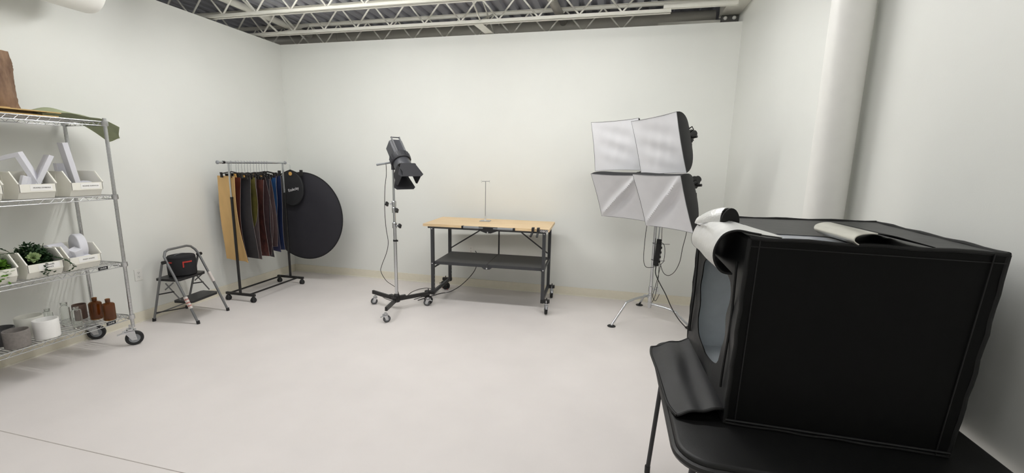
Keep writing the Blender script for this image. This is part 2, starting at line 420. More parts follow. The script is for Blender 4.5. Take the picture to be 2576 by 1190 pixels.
# ================================================================== WIRE SHELVING
def caster(parent, p, ang, R, wdt, mats, stem=.05, brake=True):
    """swivel caster: wheel on the floor at p; returns the fork part (wheel is its sub-part)"""
    fk, tyre, hub = mats; p = Vector(p); c, s_ = math.cos(ang), math.sin(ang); ax = Vector((-s_, c, 0)); fw = Vector((c, s_, 0))
    ctr = p+Vector((0, 0, R)); top = p+Vector((0, 0, 2*R+.012)) - fw*(R*.35)
    m = MB()
    for sg in (-1, 1):
        m.prism([(-R*.28, -R*.25), (R*.28, -R*.25), (R*.1, R*1.08), (-R*1.0, R*1.08)], ctr+ax*(sg*(wdt/2+.004)), fw, (0, 0, 1), ax, .003)
    m.box(top, (R*1.25, wdt+.012, .006), rot('Z', ang)).cyl(top, top+Vector((0, 0, .016)), R*.42, n=16)
    m.cyl(top, top+Vector((0, 0, stem)), .0065, n=8)
    m.cyl(ctr-ax*(wdt/2+.008), ctr+ax*(wdt/2+.008), R*.13, n=10)
    if brake: m.box(top+fw*(-R*.95)+Vector((0, 0, -.02)), (R*.9, wdt*.7, .006), rot('Z', ang) @ rot('Y', -.25)).box(top+fw*(-R*.6)+Vector((0, 0, -.012)), (R*.5, wdt*.8, .02), rot('Z', ang))
    f = obj('caster', m, fk, parent)
    w_ = MB(); Rm_ = Matrix((fw, Vector((0, 0, 1)).cross(ax)*-1 if False else ax.cross(fw), ax)).transposed()
    w_.lathe([(R*.62, -wdt*.5), (R*.92, -wdt*.5), (R, -wdt*.3), (R, wdt*.3), (R*.92, wdt*.5), (R*.62, wdt*.5)], ctr, 28, Rm_, True)
    obj('wheel', w_, tyre, f)
    h_ = MB(); h_.lathe([(0, -wdt*.46), (R*.2, -wdt*.46), (R*.25, -wdt*.36), (R*.60, -wdt*.40), (R*.66, -wdt*.48), (R*.66, wdt*.48), (R*.60, wdt*.40), (R*.25, wdt*.36), (R*.2, wdt*.46), (0, wdt*.46)], ctr, 24, Rm_)
    obj('wheel_hub', h_, hub, f)
    return f
SX0, SX1, SY0, SY1 = -4.485, -4.04, 1.46, 2.685     # post centres
SZ = [1.915, 1.322, .745, .272]
shelf = thing('wire_shelf', 'chrome wire shelving unit on casters against the left wall', 'shelf', ((SX0+SX1)/2, (SY0+SY1)/2, 0))
ox, oy = (SX0+SX1)/2, (SY0+SY1)/2; hx, hy = (SX1-SX0)/2, (SY1-SY0)/2
for sx in (-1, 1):
    for sy in (-1, 1):
        m = MB(); pr_ = []; z = .165
        while z < 1.93:
            pr_ += [(.0127, z), (.0127, z+.0215), (.0112, z+.0225), (.0112, z+.0245)]; z += .0254
        pr_ += [(.0127, 1.935), (.012, 1.943), (0, 1.945)]
        m.lathe(pr_, (sx*hx, sy*hy, 0), 14)
        p = obj('post', m, 'wire', shelf, 30)
        for z in SZ: obj('collar', MB().lathe([(.0135, -.034), (.019, -.034), (.0225, -.028), (.0215, .006), (.0135, .008)], (sx*hx, sy*hy, z), 18), 'wire', p)
        caster(shelf, (sx*hx, sy*hy, 0), (.986 if sx > 0 else .80), .0635, .032, ('chrome', 'rubber', 'hubgrey'))
for k, z in enumerate(SZ):
    m = MB(); a, b = hx-.005, hy-.005
    for dz, r in ((0, .0042), (-.032, .0038)):
        m.tube([(-a, -b, z+dz), (a, -b, z+dz), (a, b, z+dz), (-a, b, z+dz)], r, 8, True)
    for sx in (-1, 1): m.tube([(sx*a, -b+.0306*i, z-(.0 if i % 2 else .032)) for i in range(int(2*b/.0306)+1)], .0026, 6)
    for sy in (-1, 1): m.tube([(-a+.0306*i, sy*b, z-(.0 if i % 2 else .032)) for i in range(int(2*a/.0306)+1)], .0026, 6)
    fr = obj('shelf_frame', m, 'wire', shelf)
    m = MB(); n = int(2*b/.0254)
    for i in range(1, n): m.cyl((-a, -b+i*2*b/n, z+.003), (a, -b+i*2*b/n, z+.003), .0024, n=6)
    for q in (-.5, 0, .5): m.cyl((q*a, -b, z-.003), (q*a, b, z-.003), .0036, n=6)
    o = obj('wire_deck', m, 'wire', fr); stuff(o)
    if k >= 2:
        pl = obj('name_plate', MB().box((hx+.004, 2.525-oy, z-.012), (.004, .068, .026)), 'plate', fr, 0, .001)
        lettering('plate_text', 'ULINE', .017, 'inkwhite', fr, (hx+.0065, 2.525-oy, z-.012), (0, 1, 0), (0, 0, 1))

# ------------------------------------------------------------------ hopper bins
BW = .208
def bin_mesh():
    m = MB(); hw = BW/2; t = .004
    # profile in (depth toward the room = +x, z); front lip at x=0
    side = [(-.30, 0), (-.035, 0), (-.012, .046), (0, .05), (0, .106), (-.075, .19), (-.30, .19)]
    for sg in (-1, 1): m.prism(side, (0, sg*(hw-t/2), 0), (1, 0, 0), (0, 0, 1), (0, -1, 0), t)
    m.box((-.1675, 0, t/2), (.265, 2*hw-.002, t)).box((-.298, 0, .095), (t, 2*hw-.002, .19))
    m.box((-t/2, 0, .078), (t, 2*hw-.002, .056)).bar((-.035, 0, .002), (-.011, 0, .048), 2*hw-.002, t, (1, 0, 0)).box((-.008, 0, .05), (.014, 2*hw-.002, t))
    # rolled rims along the sloping cheeks
    for sg in (-1, 1):
        m.bar((.0, sg*(hw+.002), .106), (-.075, sg*(hw+.002), .192), .012, .008, (0, 1, 0)).bar((-.075, sg*(hw+.002), .189), (-.30, sg*(hw+.002), .189), .012, .006)
        m.bar((-.17, sg*(hw+.0015), .0), (-.15, sg*(hw+.0015), .19), .006, .004, (0, 1, 0))
    return m
BM = bin_mesh().mesh('shell', 'binwhite', 30)
def make_bin(loc, label, text, rz=0):
    t = thing('hopper_bin', label, 'bin', loc, rz, 'white hopper bins on the wire shelf')
    obj('shell', BM, None, t)
    if text:
        lb = obj('label', MB().box((.0006, .018, .079), (.0012, .125, .04)), 'paper', t)
        n = len(text)
        for i, s_ in enumerate(text): lettering('print', s_, .0125, 'ink', lb, (.0018, .02, .079+(n-1)*.0085-i*.017), (0, 1, 0), (0, 0, 1), .0003)
    return t
Z2, Z3 = 1.3275, .7505
BX = -4.055
make_bin((BX, 1.925, Z2), 'white bin at the left picture edge on the upper shelf', None)
make_bin((BX, 2.215, Z2), 'white bin holding white frames and slabs on the upper shelf', ['FRAMES SYMBOLS'])
make_bin((BX, 2.515, Z2), 'white bin with a tall slab and an arch, right end of upper shelf', ['ROUND SURFACES'])
make_bin((BX, 1.925, Z3), 'white bin of bright green foliage at the left picture edge', None)
make_bin((BX, 2.185, Z3), 'white bin full of dark green plants on the middle shelf', ['FLOWERS', 'PLANTS'])
make_bin((BX, 2.43, Z3), 'white bin of white blocks and a disc, right end of middle shelf', ['FOAM SHAPES'])
# white props in the bins
def prop(name, label, cat, mb, loc, R, grp='white display props in the bins', bevel=.002):
    for i, v in enumerate(mb.v): mb.v[i] = tuple(R @ Vector(v))
    o = obj(name, mb, 'foamwhite', None, 35, bevel); o.location = loc; return tag(o, label, cat, grp)
E3 = lambda x, y, z: rot('Z', z) @ rot('Y', y) @ rot('X', x)
prop('slab', 'white slab leaning to the right out of the frames bin', 'slab', MB().box((0, 0, .14), (.15, .028, .27)), (-4.19, 2.255, Z2+.06), E3(-.42, 0, -.32))
m = MB(); q = .105
for dx, dz, sx_, sz_ in ((0, q, 2*q+.03, .03), (0, -q, 2*q+.03, .03), (-q, 0, .03, 2*q-.03), (q, 0, .03, 2*q-.03)): m.box((dx, 0, dz), (sx_, .06, sz_))
prop('hollow_frame', 'large white hollow square frame leaning in the frames bin', 'frame', m, (-4.24, 2.175, Z2+.185), E3(.12, -.30, .62), bevel=.001)
prop('bar_block', 'white upright bar inside the hollow frame', 'block', MB().box((0, 0, .06), (.03, .035, .14)), (-4.15, 2.185, Z2+.03), E3(-.25, .1, .2))
prop('bar_block', 'white bar lying low across the frames bin', 'block', MB().box((0, 0, 0), (.04, .15, .03)), (-4.13, 2.19, Z2+.06), E3(.45, 0, 0))
prop('bar_block', 'white bar leaning left in the frames bin', 'block', MB().box((0, 0, .06), (.03, .03, .16)), (-4.13, 2.15, Z2+.03), E3(-.3, 0, 0))
prop('slab', 'tall white slab standing in the right upper bin', 'slab', MB().box((-.02, 0, .17), (.13, .032, .33)), (-4.14, 2.50, Z2+.078), E3(.13, 0, -.30))
prop('slab', 'grey-white square plate behind the tall slab', 'slab', MB().box((0, 0, .12), (.03, .10, .24)), (-4.25, 2.50, Z2+.012), E3(0, -.08, .2))
m = MB(); m.ring([(math.cos(a)*.03, 0, math.sin(a)*.03) for a in [PI*i/14 for i in range(28)]], [(math.cos(a)*.055, 0, math.sin(a)*.055) for a in [PI*i/14 for i in range(28)]], .05, (0, 1, 0))
fixn(prop('arch_ring', 'white foam ring lying in the right upper bin', 'ring', m, (-4.14, 2.555, Z2+.062), E3(0, 0, 1.35), bevel=0))
prop('round_disc', 'large white round disc standing in the blocks bin', 'disc', MB().lathe([(0, -.026), (.1, -.026), (.104, -.022), (.104, .022), (.1, .026), (0, .026)], n=44), (-4.19, 2.475, Z3+.165), E3(0, PI/2, PI/2-.22), bevel=0)
prop('cube_block', 'white tilted block in front of the round disc', 'block', MB().box((0, 0, 0), (.07, .055, .12)), (-4.13, 2.42, Z3+.105), E3(.35, .25, .1))
prop('cube_block', 'white tilted cube at the left of the blocks bin', 'block', MB().box((0, 0, 0), (.075, .07, .09)), (-4.17, 2.362, Z3+.14), E3(.38, .15, -.3))
prop('cube_block', 'small white block low at the front of the blocks bin', 'block', MB().box((0, 0, 0), (.05, .07, .06)), (-4.105, 2.375, Z3+.065), E3(.1, .1, .2))
prop('cube_block', 'flat white block at the front lip of the blocks bin', 'block', MB().box((0, 0, 0), (.05, .09, .02)), (-4.10, 2.44, Z3+.09), E3(.15, .1, 0))
prop('round_rod', 'white cylinder poking out at the back of the blocks bin', 'cylinder', MB().cyl((0, -.06, 0), (0, .06, 0), .028, n=24), (-4.245, 2.35, Z3+.178), E3(0, 0, .3), bevel=0)
# foliage
def leafy(name, label, cat, loc, mleaf, n, R, ls, seed, stems, bias=(0, 0)):
    rnd = random.Random(seed); t = thing(name, label, cat, loc)
    m = MB(); s_ = MB()
    for k in range(stems):
        a = rnd.uniform(0, 2*PI); ln = rnd.uniform(.6, 1.0)*R[2]
        tip = Vector((math.cos(a)*R[0]*.8+bias[0], math.sin(a)*R[1]*.8+bias[1], ln))
        pts = [Vector((0, 0, .004)).lerp(tip, u)+Vector((0, 0, .02*math.sin(u*PI))) for u in (0, .35, .7, 1)]
        s_.tube(smoothpath(pts, 3), .0016, 5)
    for k in range(n):
        a = rnd.uniform(0, 2*PI); r = math.sqrt(rnd.random()); z = rnd.random()**.6
        p = Vector((math.cos(a)*R[0]*r+bias[0]*z, math.sin(a)*R[1]*r+bias[1]*z, z*R[2]*(1-.45*r*r)))
        addleaf(m, p, rnd, ls)
    obj('foliage', m, mleaf, t); obj('stems', s_, 'stem', t); return t
def addleaf(m, p, rnd, ls, d=None):
    d = d or Vector((rnd.uniform(-1, 1), rnd.uniform(-1, 1), rnd.uniform(-.3, .9))).normalized()
    side = d.cross(Vector((rnd.uniform(-.4, .4), rnd.uniform(-.4, .4), 1))).normalized(); up = side.cross(d)
    L = ls*rnd.uniform(.7, 1.25); W = L*.32
    q = [p, p+d*L*.35+side*W+up*L*.06, p+d*L*.75+side*W*.8+up*L*.05, p+d*L, p+d*L*.75-side*W*.8+up*L*.05, p+d*L*.35-side*W+up*L*.06, p+d*L*.5-up*L*.03]
    m.add(q, [(0, 1, 6), (1, 2, 6), (2, 3, 6), (3, 4, 6), (4, 5, 6), (5, 0, 6)])
leafy('potted_greens', 'bright green artificial foliage in the leftmost bin', 'plant', (-4.17, 1.945, Z3+.006), 'leafbright', 700, (.115, .09, .20), .034, 3, 10)
pd = leafy('leafy_plant', 'dark green artificial plant filling the plants bin', 'plant', (-4.17, 2.185, Z3+.006), 'leafdark', 2200, (.125, .092, .235), .024, 4, 14, (-.02, -.005))
def sprig(label, pts, seed, ls=.016):
    rnd = random.Random(seed); t = thing('trailing_sprig', label, 'plant', pts[0]); o0 = Vector(pts[0])
    P = [p-o0 for p in smoothpath(pts, 6)]; obj('stem', MB().tube(P, .0014, 5), 'stem', t); m = MB()
    for i in range(1, len(P)):
        for sg in (-1, 1):
            d = (P[i]-P[i-1]).normalized(); sd = d.cross(Vector((0, 0, 1))).normalized()
            addleaf(m, P[i], rnd, ls, (d*.7+sd*sg*rnd.uniform(.5, 1)+Vector((0, 0, rnd.uniform(-.3, .5)))).normalized())
    obj('foliage', m, 'leafdark', t)
sprig('green leafy sprig trailing over the front lip of the plants bin', [(-4.09, 2.25, .885), (-4.045, 2.285, .868), (-4.025, 2.315, .825), (-4.03, 2.335, .79), (-4.04, 2.30, .765)], 5)
sprig('green leafy sprig rising at the left of the plants bin', [(-4.2, 2.12, .90), (-4.22, 2.07, .955), (-4.23, 2.025, .985), (-4.23, 1.99, .995)], 6)
sprig('green leafy sprig lying across the gap between the plant bins', [(-4.16, 2.10, .93), (-4.15, 2.06, .945), (-4.15, 2.0, .95), (-4.15, 1.93, .965)], 8)
m = MB(); rnd = random.Random(2)
for ring_, (nn, el, rr) in enumerate(((5, 1.25, .012), (7, .85, .022), (9, .45, .03), (9, .15, .036))):
    for i in range(nn):
        a = 2*PI*(i+ring_*.5)/nn; d = Vector((math.cos(a)*math.cos(el), math.sin(a)*math.cos(el), math.sin(el)))
        addleaf(m, d*.004, rnd, rr*1.1, d)
for i, v in enumerate(m.v): m.v[i] = tuple(rot('Y', 1.0) @ (Vector(v)*1.0))
o = tag(obj('succulent_rosette', m, 'succulent'), 'pale green succulent rosette among the dark leaves', 'plant'); o.location = (-4.085, 2.135, Z3+.152)

# ------------------------------------------------------------------ top of the shelf
TZ = 1.9215
o = tag(obj('flat_board', MB().box((-4.24, 1.95, TZ+.005), (.29, .95, .008)), 'woodboard', None, 0, .001), 'thin wooden board lying flat on the top shelf, lower one', 'board')
o = tag(obj('flat_board', MB().box((-4.235, 1.96, TZ+.036), (.29, .96, .008), rot('X', -.006)), 'woodboard', None, 0, .001), 'thin wooden board raised above another on the top shelf', 'board')
tag(obj('gap_filler', MB().box((-4.25, 1.95, TZ+.0205), (.24, .80, .022)), 'gapshade', None, 0), 'dark filler panel standing for the shaded gap between the two wooden boards', 'panel')  # open gap filled with a dark panel, its shade put into the colour
m = MB(); prof = []
n, hN = 40, 26
vs = []
for j in range(hN+1):
    z = j/hN*.40
    for i in range(n):
        a = 2*PI*i/n; r = .098 - .012*j/hN + .006*math.sin(a*3+z*14)+.004*math.sin(a*9+z*33+2*math.sin(z*21))+.004*hsh(i, j)
        vs.append((math.cos(a)*r, math.sin(a)*r, z))
m.add(vs, [(j*n+i, j*n+(i+1) % n, (j+1)*n+(i+1) % n, (j+1)*n+i) for j in range(hN) for i in range(n)])
t = thing('bark_log', 'brown bark-covered log standing on the top shelf', 'log', (-4.33, 2.225, TZ+.0415))
obj('bark', m, 'bark', t, 60)
obj('cut_top', MB().lathe([(.0, .396), (.082, .396), (.084, .402), (0, .403)], n=30), 'bark_cut', t)
obj('cut_base', MB().lathe([(.0, 0), (.101, 0), (.103, .012), (.096, .014)], n=30), 'bark_cut', t)
def clothf(u, v):
    if u > .5:                                   # beyond the shelf end the sheet droops to a point
        k = (u-.5)/.5; wd = 1-.55*max(0, k-.55)/.45
        xw = -4.42+.02*k+(.33*wd)*v
        z = 1.937-.115*k**1.25-.055*k*(1-v)+.007*math.sin(v*9+k*4)*k
        y = 2.69+.295*k*(.80+.20*(1-abs(v-.45)*2))
    else:
        k = u/.5; y = 2.30+.39*k; xw = -4.42+.33*v
        z = 1.937+.045*math.sin(k*PI)**.7*(.25+.75*math.sin(min(1, v*1.15)*PI))+.010*math.sin(v*11+k*7)*math.sin(k*PI)+.012*math.exp(-((v-.55)/.10)**2)*math.sin(k*PI)
    return (xw, y, z+.004)
tag(obj('draped_sheet', MB().sheet(clothf, 40, 18, .0015), 'sage', None, 50), 'sage green crumpled sheet hanging off the top shelf end', 'sheet')

# ------------------------------------------------------------------ pots and bottles on the bottom shelf
BZ = .2785
def pot(label, loc, r, h, m_, taper=.98, wall=.006, grp='pots on the bottom shelf'):
    t = MB().lathe([(0, 0), (r*taper-.003, 0), (r*taper, .003), (r, h-.003), (r-.001, h), (r-wall+.001, h), (r-wall, h-.003), (r*taper-wall, .008), (0, .008)], n=40)
    o = obj('round_pot', t, m_, None, 40); o.location = loc; return tag(o, label, 'pot', grp)
pot('light grey stone-look pot at the front of the bottom shelf', (-4.105, 1.985, BZ), .068, .125, 'potgrey', .97)
pot('white round pot at the front of the bottom shelf', (-4.118, 2.16, BZ), .071, .142, 'potwhite', .99)
pot('cream pot behind the white pot', (-4.285, 2.155, BZ), .078, .15, 'potcream', .99)
pot('dark grey pot behind the light grey pot', (-4.25, 1.975, BZ), .074, .125, 'potdark', .96)
pot('blackish pot at the left picture edge on the bottom shelf', (-4.2, 1.82, BZ), .07, .15, 'potblack', .96)
def bottle(label, loc, r, h, neck, hn, m_, lip, wall=.003, grp='bottles on the bottom shelf', name='glass_bottle'):
    z1 = h-hn-r*.55
    out = [(0, 0), (r*.9, 0), (r, .006), (r, z1), (r*.97, z1+r*.16), (r*.82, z1+r*.36), (neck*1.25, z1+r*.5), (neck, z1+r*.58), (neck, h-.01), (lip, h-.009), (lip, h-.001), (lip-.001, h)]
    inn = [(neck-wall*.8, h), (neck-wall, h-.01), (neck-wall, z1+r*.55), (neck*1.2-wall, z1+r*.47), (r*.8-wall, z1+r*.33), (r*.96-wall, z1+r*.14), (r-wall, z1), (r-wall, .01), (r*.85, .006), (0, .006)]
    t = thing(name, label, 'bottle', loc, 0, grp)
    obj('body', MB().lathe(out+inn, n=32), m_, t, 40)
    obj('neck_ring', MB().lathe([(neck-.0005, h-.022), (lip*.98, h-.021), (lip*.98, h-.016), (neck-.0005, h-.015)], n=28), m_, t)
    return t
bottle('amber glass bottle beside the rear post', (-4.205, 2.535, BZ), .043, .185, .0155, .03, 'amber', .0175)
bottle('amber glass bottle nearest the front right post', (-4.078, 2.548, BZ), .042, .182, .0155, .03, 'amber', .0175)
bottle('clear glass bottle in front of the brown tin', (-4.118, 2.352, BZ), .031, .17, .015, .016, 'glass', .018)
bottle('clear glass bottle with a flared lip behind the white pot', (-4.262, 2.362, BZ), .030, .192, .017, .03, 'glass', .022)
bottle('clear glass bottle half hidden behind the white pot', (-4.30, 2.275, BZ), .030, .165, .014, .02, 'glass', .017)
pot('brown open tin behind the clear bottle', (-4.335, 2.50, BZ), .045, .125, 'browncan', 1.0)

# ================================================================== STEP LADDER AND BAG
lad = thing('step_ladder', 'grey folding step ladder with two black treads by the left wall', 'step ladder', (-4.23, 3.378, 0), math.radians(7.6))
W_ = .196
front = [(.235, -W_, .02), (.12, -W_, .288), (-.035, -W_+.004, .63), (-.06, -W_+.012, .675), (-.078, -W_+.045, .715), (-.085, -W_+.09, .728), (-.085, W_-.09, .728), (-.078, W_-.045, .715), (-.06, W_-.012, .675), (-.035, W_-.004, .63), (.12, W_, .288), (.235, W_, .02)]
obj('front_frame', MB().tube(front, .0115, 12), 'laddergrey', lad)
for sg in (-1, 1):
    obj('rear_leg', MB().tube([(-.24, sg*(W_+.002), .02), (-.065, sg*(W_+.018), .60), (-.045, sg*(W_+.016), .625)], .0105, 12), 'laddergrey', lad)
    obj('pivot', MB().cyl((-.04, sg*(W_-.012), .622), (-.04, sg*(W_+.034), .622), .017, n=14), 'blackplastic', lad)
    for x in (.24, -.245): obj('rubber_foot', MB().cyl((x, sg*W_, 0), (x*.985, sg*W_, .032), .0155, n=14), 'rubber', lad)
    obj('side_link', MB().bar((.0, sg*(W_-.018), .41), (-.10, sg*(W_-.018), .33), .003, .012).bar((-.085, sg*(W_-.016), .40), (.06, sg*(W_-.016), .235), .003, .014), 'laddergrey', lad)
    obj('side_brace', MB().bar((-.165, sg*(W_+.01), .285), (-.0, sg*(W_-.016), .318), .003, .012), 'ladderblack', lad)
obj('rear_crossbar', MB().cyl((-.222, -W_, .075), (-.222, W_, .075), .006, n=8), 'laddergrey', lad)
obj('side_crossbar', MB().bar((-.215, -W_, .09), (.16, -W_+.012, .17), .003, .011), 'ladderblack', lad)
def tread(z, x0, x1, name):
    m = MB(); y = W_-.014
    m.prism([(x0, -y+.02), (x0+.02, -y), (x1-.03, -y), (x1, -y+.035), (x1, y-.035), (x1-.03, y), (x0+.02, y), (x0, y-.02)], (0, 0, z), (1, 0, 0), (0, 1, 0), (0, 0, 1), .024)
    return obj(name, m, 'ladderblack', lad, 35, .004)
tread(.432, -.20, .055, 'top_tread'); tread(.212, -.03, .175, 'lower_tread')
obj('warning_sticker', MB().bar((.178, -W_-.0006, .158), (.128, -W_-.0006, .275), .024, .0247, (0, 1, 0)), 'sticker', lad)
for u in (.25, .5, .78): obj('sticker_band', MB().bar(Vector((.178, -W_-.0009, .158)).lerp(Vector((.128, -W_-.0009, .275)), u-.06), Vector((.178, -W_-.0009, .158)).lerp(Vector((.128, -W_-.0009, .275)), u+.05), .0245, .0252, (0, 1, 0)), 'stickerred', lad)
obj('warning_sticker', MB().bar((.105, W_-.0003, .326), (.056, W_-.0003, .43), .024, .0247, (0, 1, 0)), 'sticker', lad)
bag = thing('round_bag', 'black round zipped bag with red trim on the ladder top', 'bag', (-4.305, 3.385, .4445))
def bagprof(k=0): return [(0, 0), (.112, 0), (.122, .012), (.124, .10), (.122, .17), (.118, .182)]
obj('body', MB().lathe(bagprof(), n=40), 'baggrey', bag)
obj('lid', MB().lathe([(.118, .178), (.121, .182), (.121, .192), (.112, .203), (.06, .209), (0, .21)], n=40), 'baggrey', bag)
def arcbar(a0, a1, r, z, hh):
    m = MB(); n = 14; m.sheet(lambda u, v: (math.cos(a0+(a1-a0)*u)*r, math.sin(a0+(a1-a0)*u)*r, z+(v-.5)*hh), n, 1, .004); return m
obj('red_trim', arcbar(-1.95, -1.35, .1255, .148, .012), 'red', bag); obj('red_trim', arcbar(-.62, .05, .1255, .148, .014), 'red', bag)
obj('zip_pull', MB().box((math.cos(-.58)*.1265, math.sin(-.58)*.1265, .118), (.004, .012, .048), rot('Z', -.58)), 'red', bag)
obj('carry_strap', MB().sheet(lambda u, v: ((v-.5)*.02, -.07+.14*u, .209+.012*math.sin(u*PI)), 12, 2, .003), 'spotgrey', bag)

# ================================================================== GARMENT RACK
RX = -4.15; RY0, RY1 = 3.905, 4.700
rack = thing('garment_rack', 'black and chrome rolling garment rack near the left corner', 'garment rack', (RX, (RY0+RY1)/2, 0))
hy = (RY1-RY0)/2
for sy, nm in ((-1, 'n'), (1, 'f')):
    obj('base_bar', MB().box((.0, sy*hy, .085), (.40, .028, .028)), 'blackmetal', rack, 0, .003)
    obj('upright', MB().cyl((0, sy*hy, .09), (0, sy*hy, 1.20), .0145, n=14), 'blackmetal', rack)
    up = obj('chrome_upright', MB().cyl((0, sy*hy, 1.20), (0, sy*hy, 1.585), .0115, n=14), 'chrome', rack)
    obj('tube_cap', MB().cyl((0, sy*hy, 1.19), (0, sy*hy, 1.215), .0165, n=14), 'blackplastic', up)
    for sx in (-1, 1):
        c = obj('caster_housing', MB().lathe([(0, .068), (.012, .068), (.026, .05), (.028, .032), (.02, .028), (0, .03)], (sx*.175, sy*hy, 0), 16), 'blackplastic', rack)
        for q in (-1, 1): obj('caster_wheel', MB().lathe([(0, -.007), (.02, -.009), (.027, -.005), (.027, .005), (.02, .009), (0, .007)], (sx*.175+q*.014, sy*hy, .027), 20, rot('Y', PI/2)), 'rubber', c)
for sx in (-1, 1): obj('base_rail', MB().cyl((sx*.135, -hy, .092), (sx*.135, hy, .092), .0105, n=12), 'blackmetal', rack)
obj('hanging_bar', MB().cyl((0, -hy-.12, 1.597), (0, hy+.035, 1.597), .0125, n=16), 'chrome', rack)
obj('end_knob', MB().lathe([(0, -.012), (.016, -.012), (.02, -.004), (.02, .006), (.012, .012), (0, .012)], (0, -hy-.135, 1.597), 18, rot('X', PI/2)), 'hubgrey', rack)
obj('end_knob', MB().lathe([(0, -.012), (.016, -.012), (.02, -.004), (.02, .006), (.012, .012), (0, .012)], (0, hy+.045, 1.597), 18, rot('X', PI/2)), 'hubgrey', rack)
obj('bar_sleeve', MB().cyl((0, -hy-.075, 1.597), (0, -hy-.05, 1.597), .0155, n=16), 'blackplastic', rack)
# backdrop sheets on clip hangers
SH = [ # y, colour, x0(wall), x1(room), ztop, zbot, belly, skew, label
 (3.925, 'tan', -4.40, -4.035, 1.445, .475, .035, -.10, 'tan burlap backdrop sheet hanging first on the garment rack'),
 (4.005, 'rust', -4.36, -4.075, 1.43, .50, .02, -.04, 'rust red backdrop sheet just behind the tan one'),
 (4.045, 'charcoal', -4.36, -3.985, 1.43, .52, -.03, -.03, 'charcoal backdrop sheet third along the garment rack'),
 (4.10, 'olive', -4.33, -3.972, 1.43, .84, .05, .0, 'short olive backdrop sheet with a rounded lower edge'),
 (4.15, 'taupe', -4.33, -4.000, 1.42, .50, -.045, -.02, 'taupe backdrop sheet behind the olive one'),
 (4.20, 'greenmarble', -4.34, -4.045, 1.43, .55, .03, -.02, 'dark green marbled backdrop sheet between taupe and brick'),
 (4.25, 'brick', -4.34, -3.958, 1.40, .475, .055, -.03, 'brick red patterned backdrop sheet in the middle of the rack'),
 (4.31, 'plum', -4.34, -4.000, 1.43, .52, -.04, .0, 'dark plum backdrop sheet behind the brick one'),
 (4.36, 'slate', -4.34, -3.972, 1.41, .49, .04, .0, 'slate grey backdrop sheet behind the plum one'),
 (4.41, 'mauve', -4.34, -4.005, 1.43, .56, -.03, .0, 'brownish mauve backdrop sheet next to the blue ones'),
 (4.46, 'blue', -4.34, -3.952, 1.42, .80, .06, .0, 'short bright blue backdrop sheet with a rounded lower edge'),
 (4.51, 'indigo', -4.34, -3.985, 1.44, .53, .04, .01, 'indigo backdrop sheet behind the bright blue one'),
 (4.56, 'navy', -4.34, -3.962, 1.44, .50, .05, .02, 'navy backdrop sheet last on the garment rack'),
]
for k, (y, m_, x0, x1, zt, zb, bel, skew, lb) in enumerate(SH):
    y = 3.965+(y-3.965)*.80; t = thing('backdrop_sheet', lb, 'backdrop', (RX, y, 0), 0, 'backdrop sheets on the garment rack')
    short = zb > .7
    def fn(u, v, x0=x0, x1=x1, zt=zt, zb=zb, bel=bel, skew=skew, short=short, k=k):
        xx = x0+(x1-x0)*u; z = zt+(zb-zt)*v; s_ = (u-.5)*2
        if short: z = zt+(zb-zt)*(v*(1-.30*max(0, abs(s_)-.45)**2/.30))
        pinch = 1 - (.06+.10*hsh(k, 3))*math.sin(v*PI)
        xx = (x0+x1)/2+(xx-(x0+x1)/2)*(1.0 if short else pinch)
        xx += (.11*(hsh(k, 5)-.40) if not short else .045)*math.sin(v*PI*(.9 if k % 2 else 1.1))*max(0, u-.3)
        yy = -bel*1.15*(s_*s_-.35)*math.sin(v*PI*.86+.15) + skew*(u-.5) + .016*math.sin(v*5+k*1.7)*s_*v + .02*(hsh(k, 1)-.5)*s_*v
        if k == 0: xx += (-.03+.075*v)*u; yy = max(yy, .012-.06*max(0, u-.75)*4) 
        elif not short: z -= .03*u*max(0, v-.85)/.15*(1 if k % 3 else -.6)
        return (xx-RX, yy, z)
    obj('sheet', MB().sheet(fn, 14, 26, .0025), m_, t, 50)
    obj('edge_trim', MB().tube([fn(1, j/26) for j in range(27)]+[fn(1-i/14, 1) for i in range(1, 15)], .0019, 5), 'trimgrey' if m_ != 'tan' else 'tan', t)
    # hanger: wire hook, bar, two clips
    pts = [(0, 0, zt+.045), (0, 0, 1.56)] + [(.0155*math.cos(a), 0, 1.597+.0155*math.sin(a)) for a in [-1.2+i*.45 for i in range(10)]]
    hg = obj('hanger', MB().tube([(-.155, 0, zt+.022), (-.06, 0, zt+.04), (0, 0, zt+.05), (.06, 0, zt+.04), (.155, 0, zt+.022)], .006, 8), 'clip', t)
    obj('hook', MB().tube(pts, .0018, 6), 'steel', hg)
    for q in (-.14, -.02, .13):
        obj('clip', MB().prism([(-.014, -.03), (.014, -.03), (.009, .028), (-.009, .028)], (q, 0, zt+.012), (1, 0, 0), (0, 0, 1), (0, 1, 0), .013).bar((q, -.012, zt+.04), (q, -.004, zt+.01), .018, .004), ('clip', 'kraft', 'clip')[k % 3] if q == -.02 else 'clip', hg)
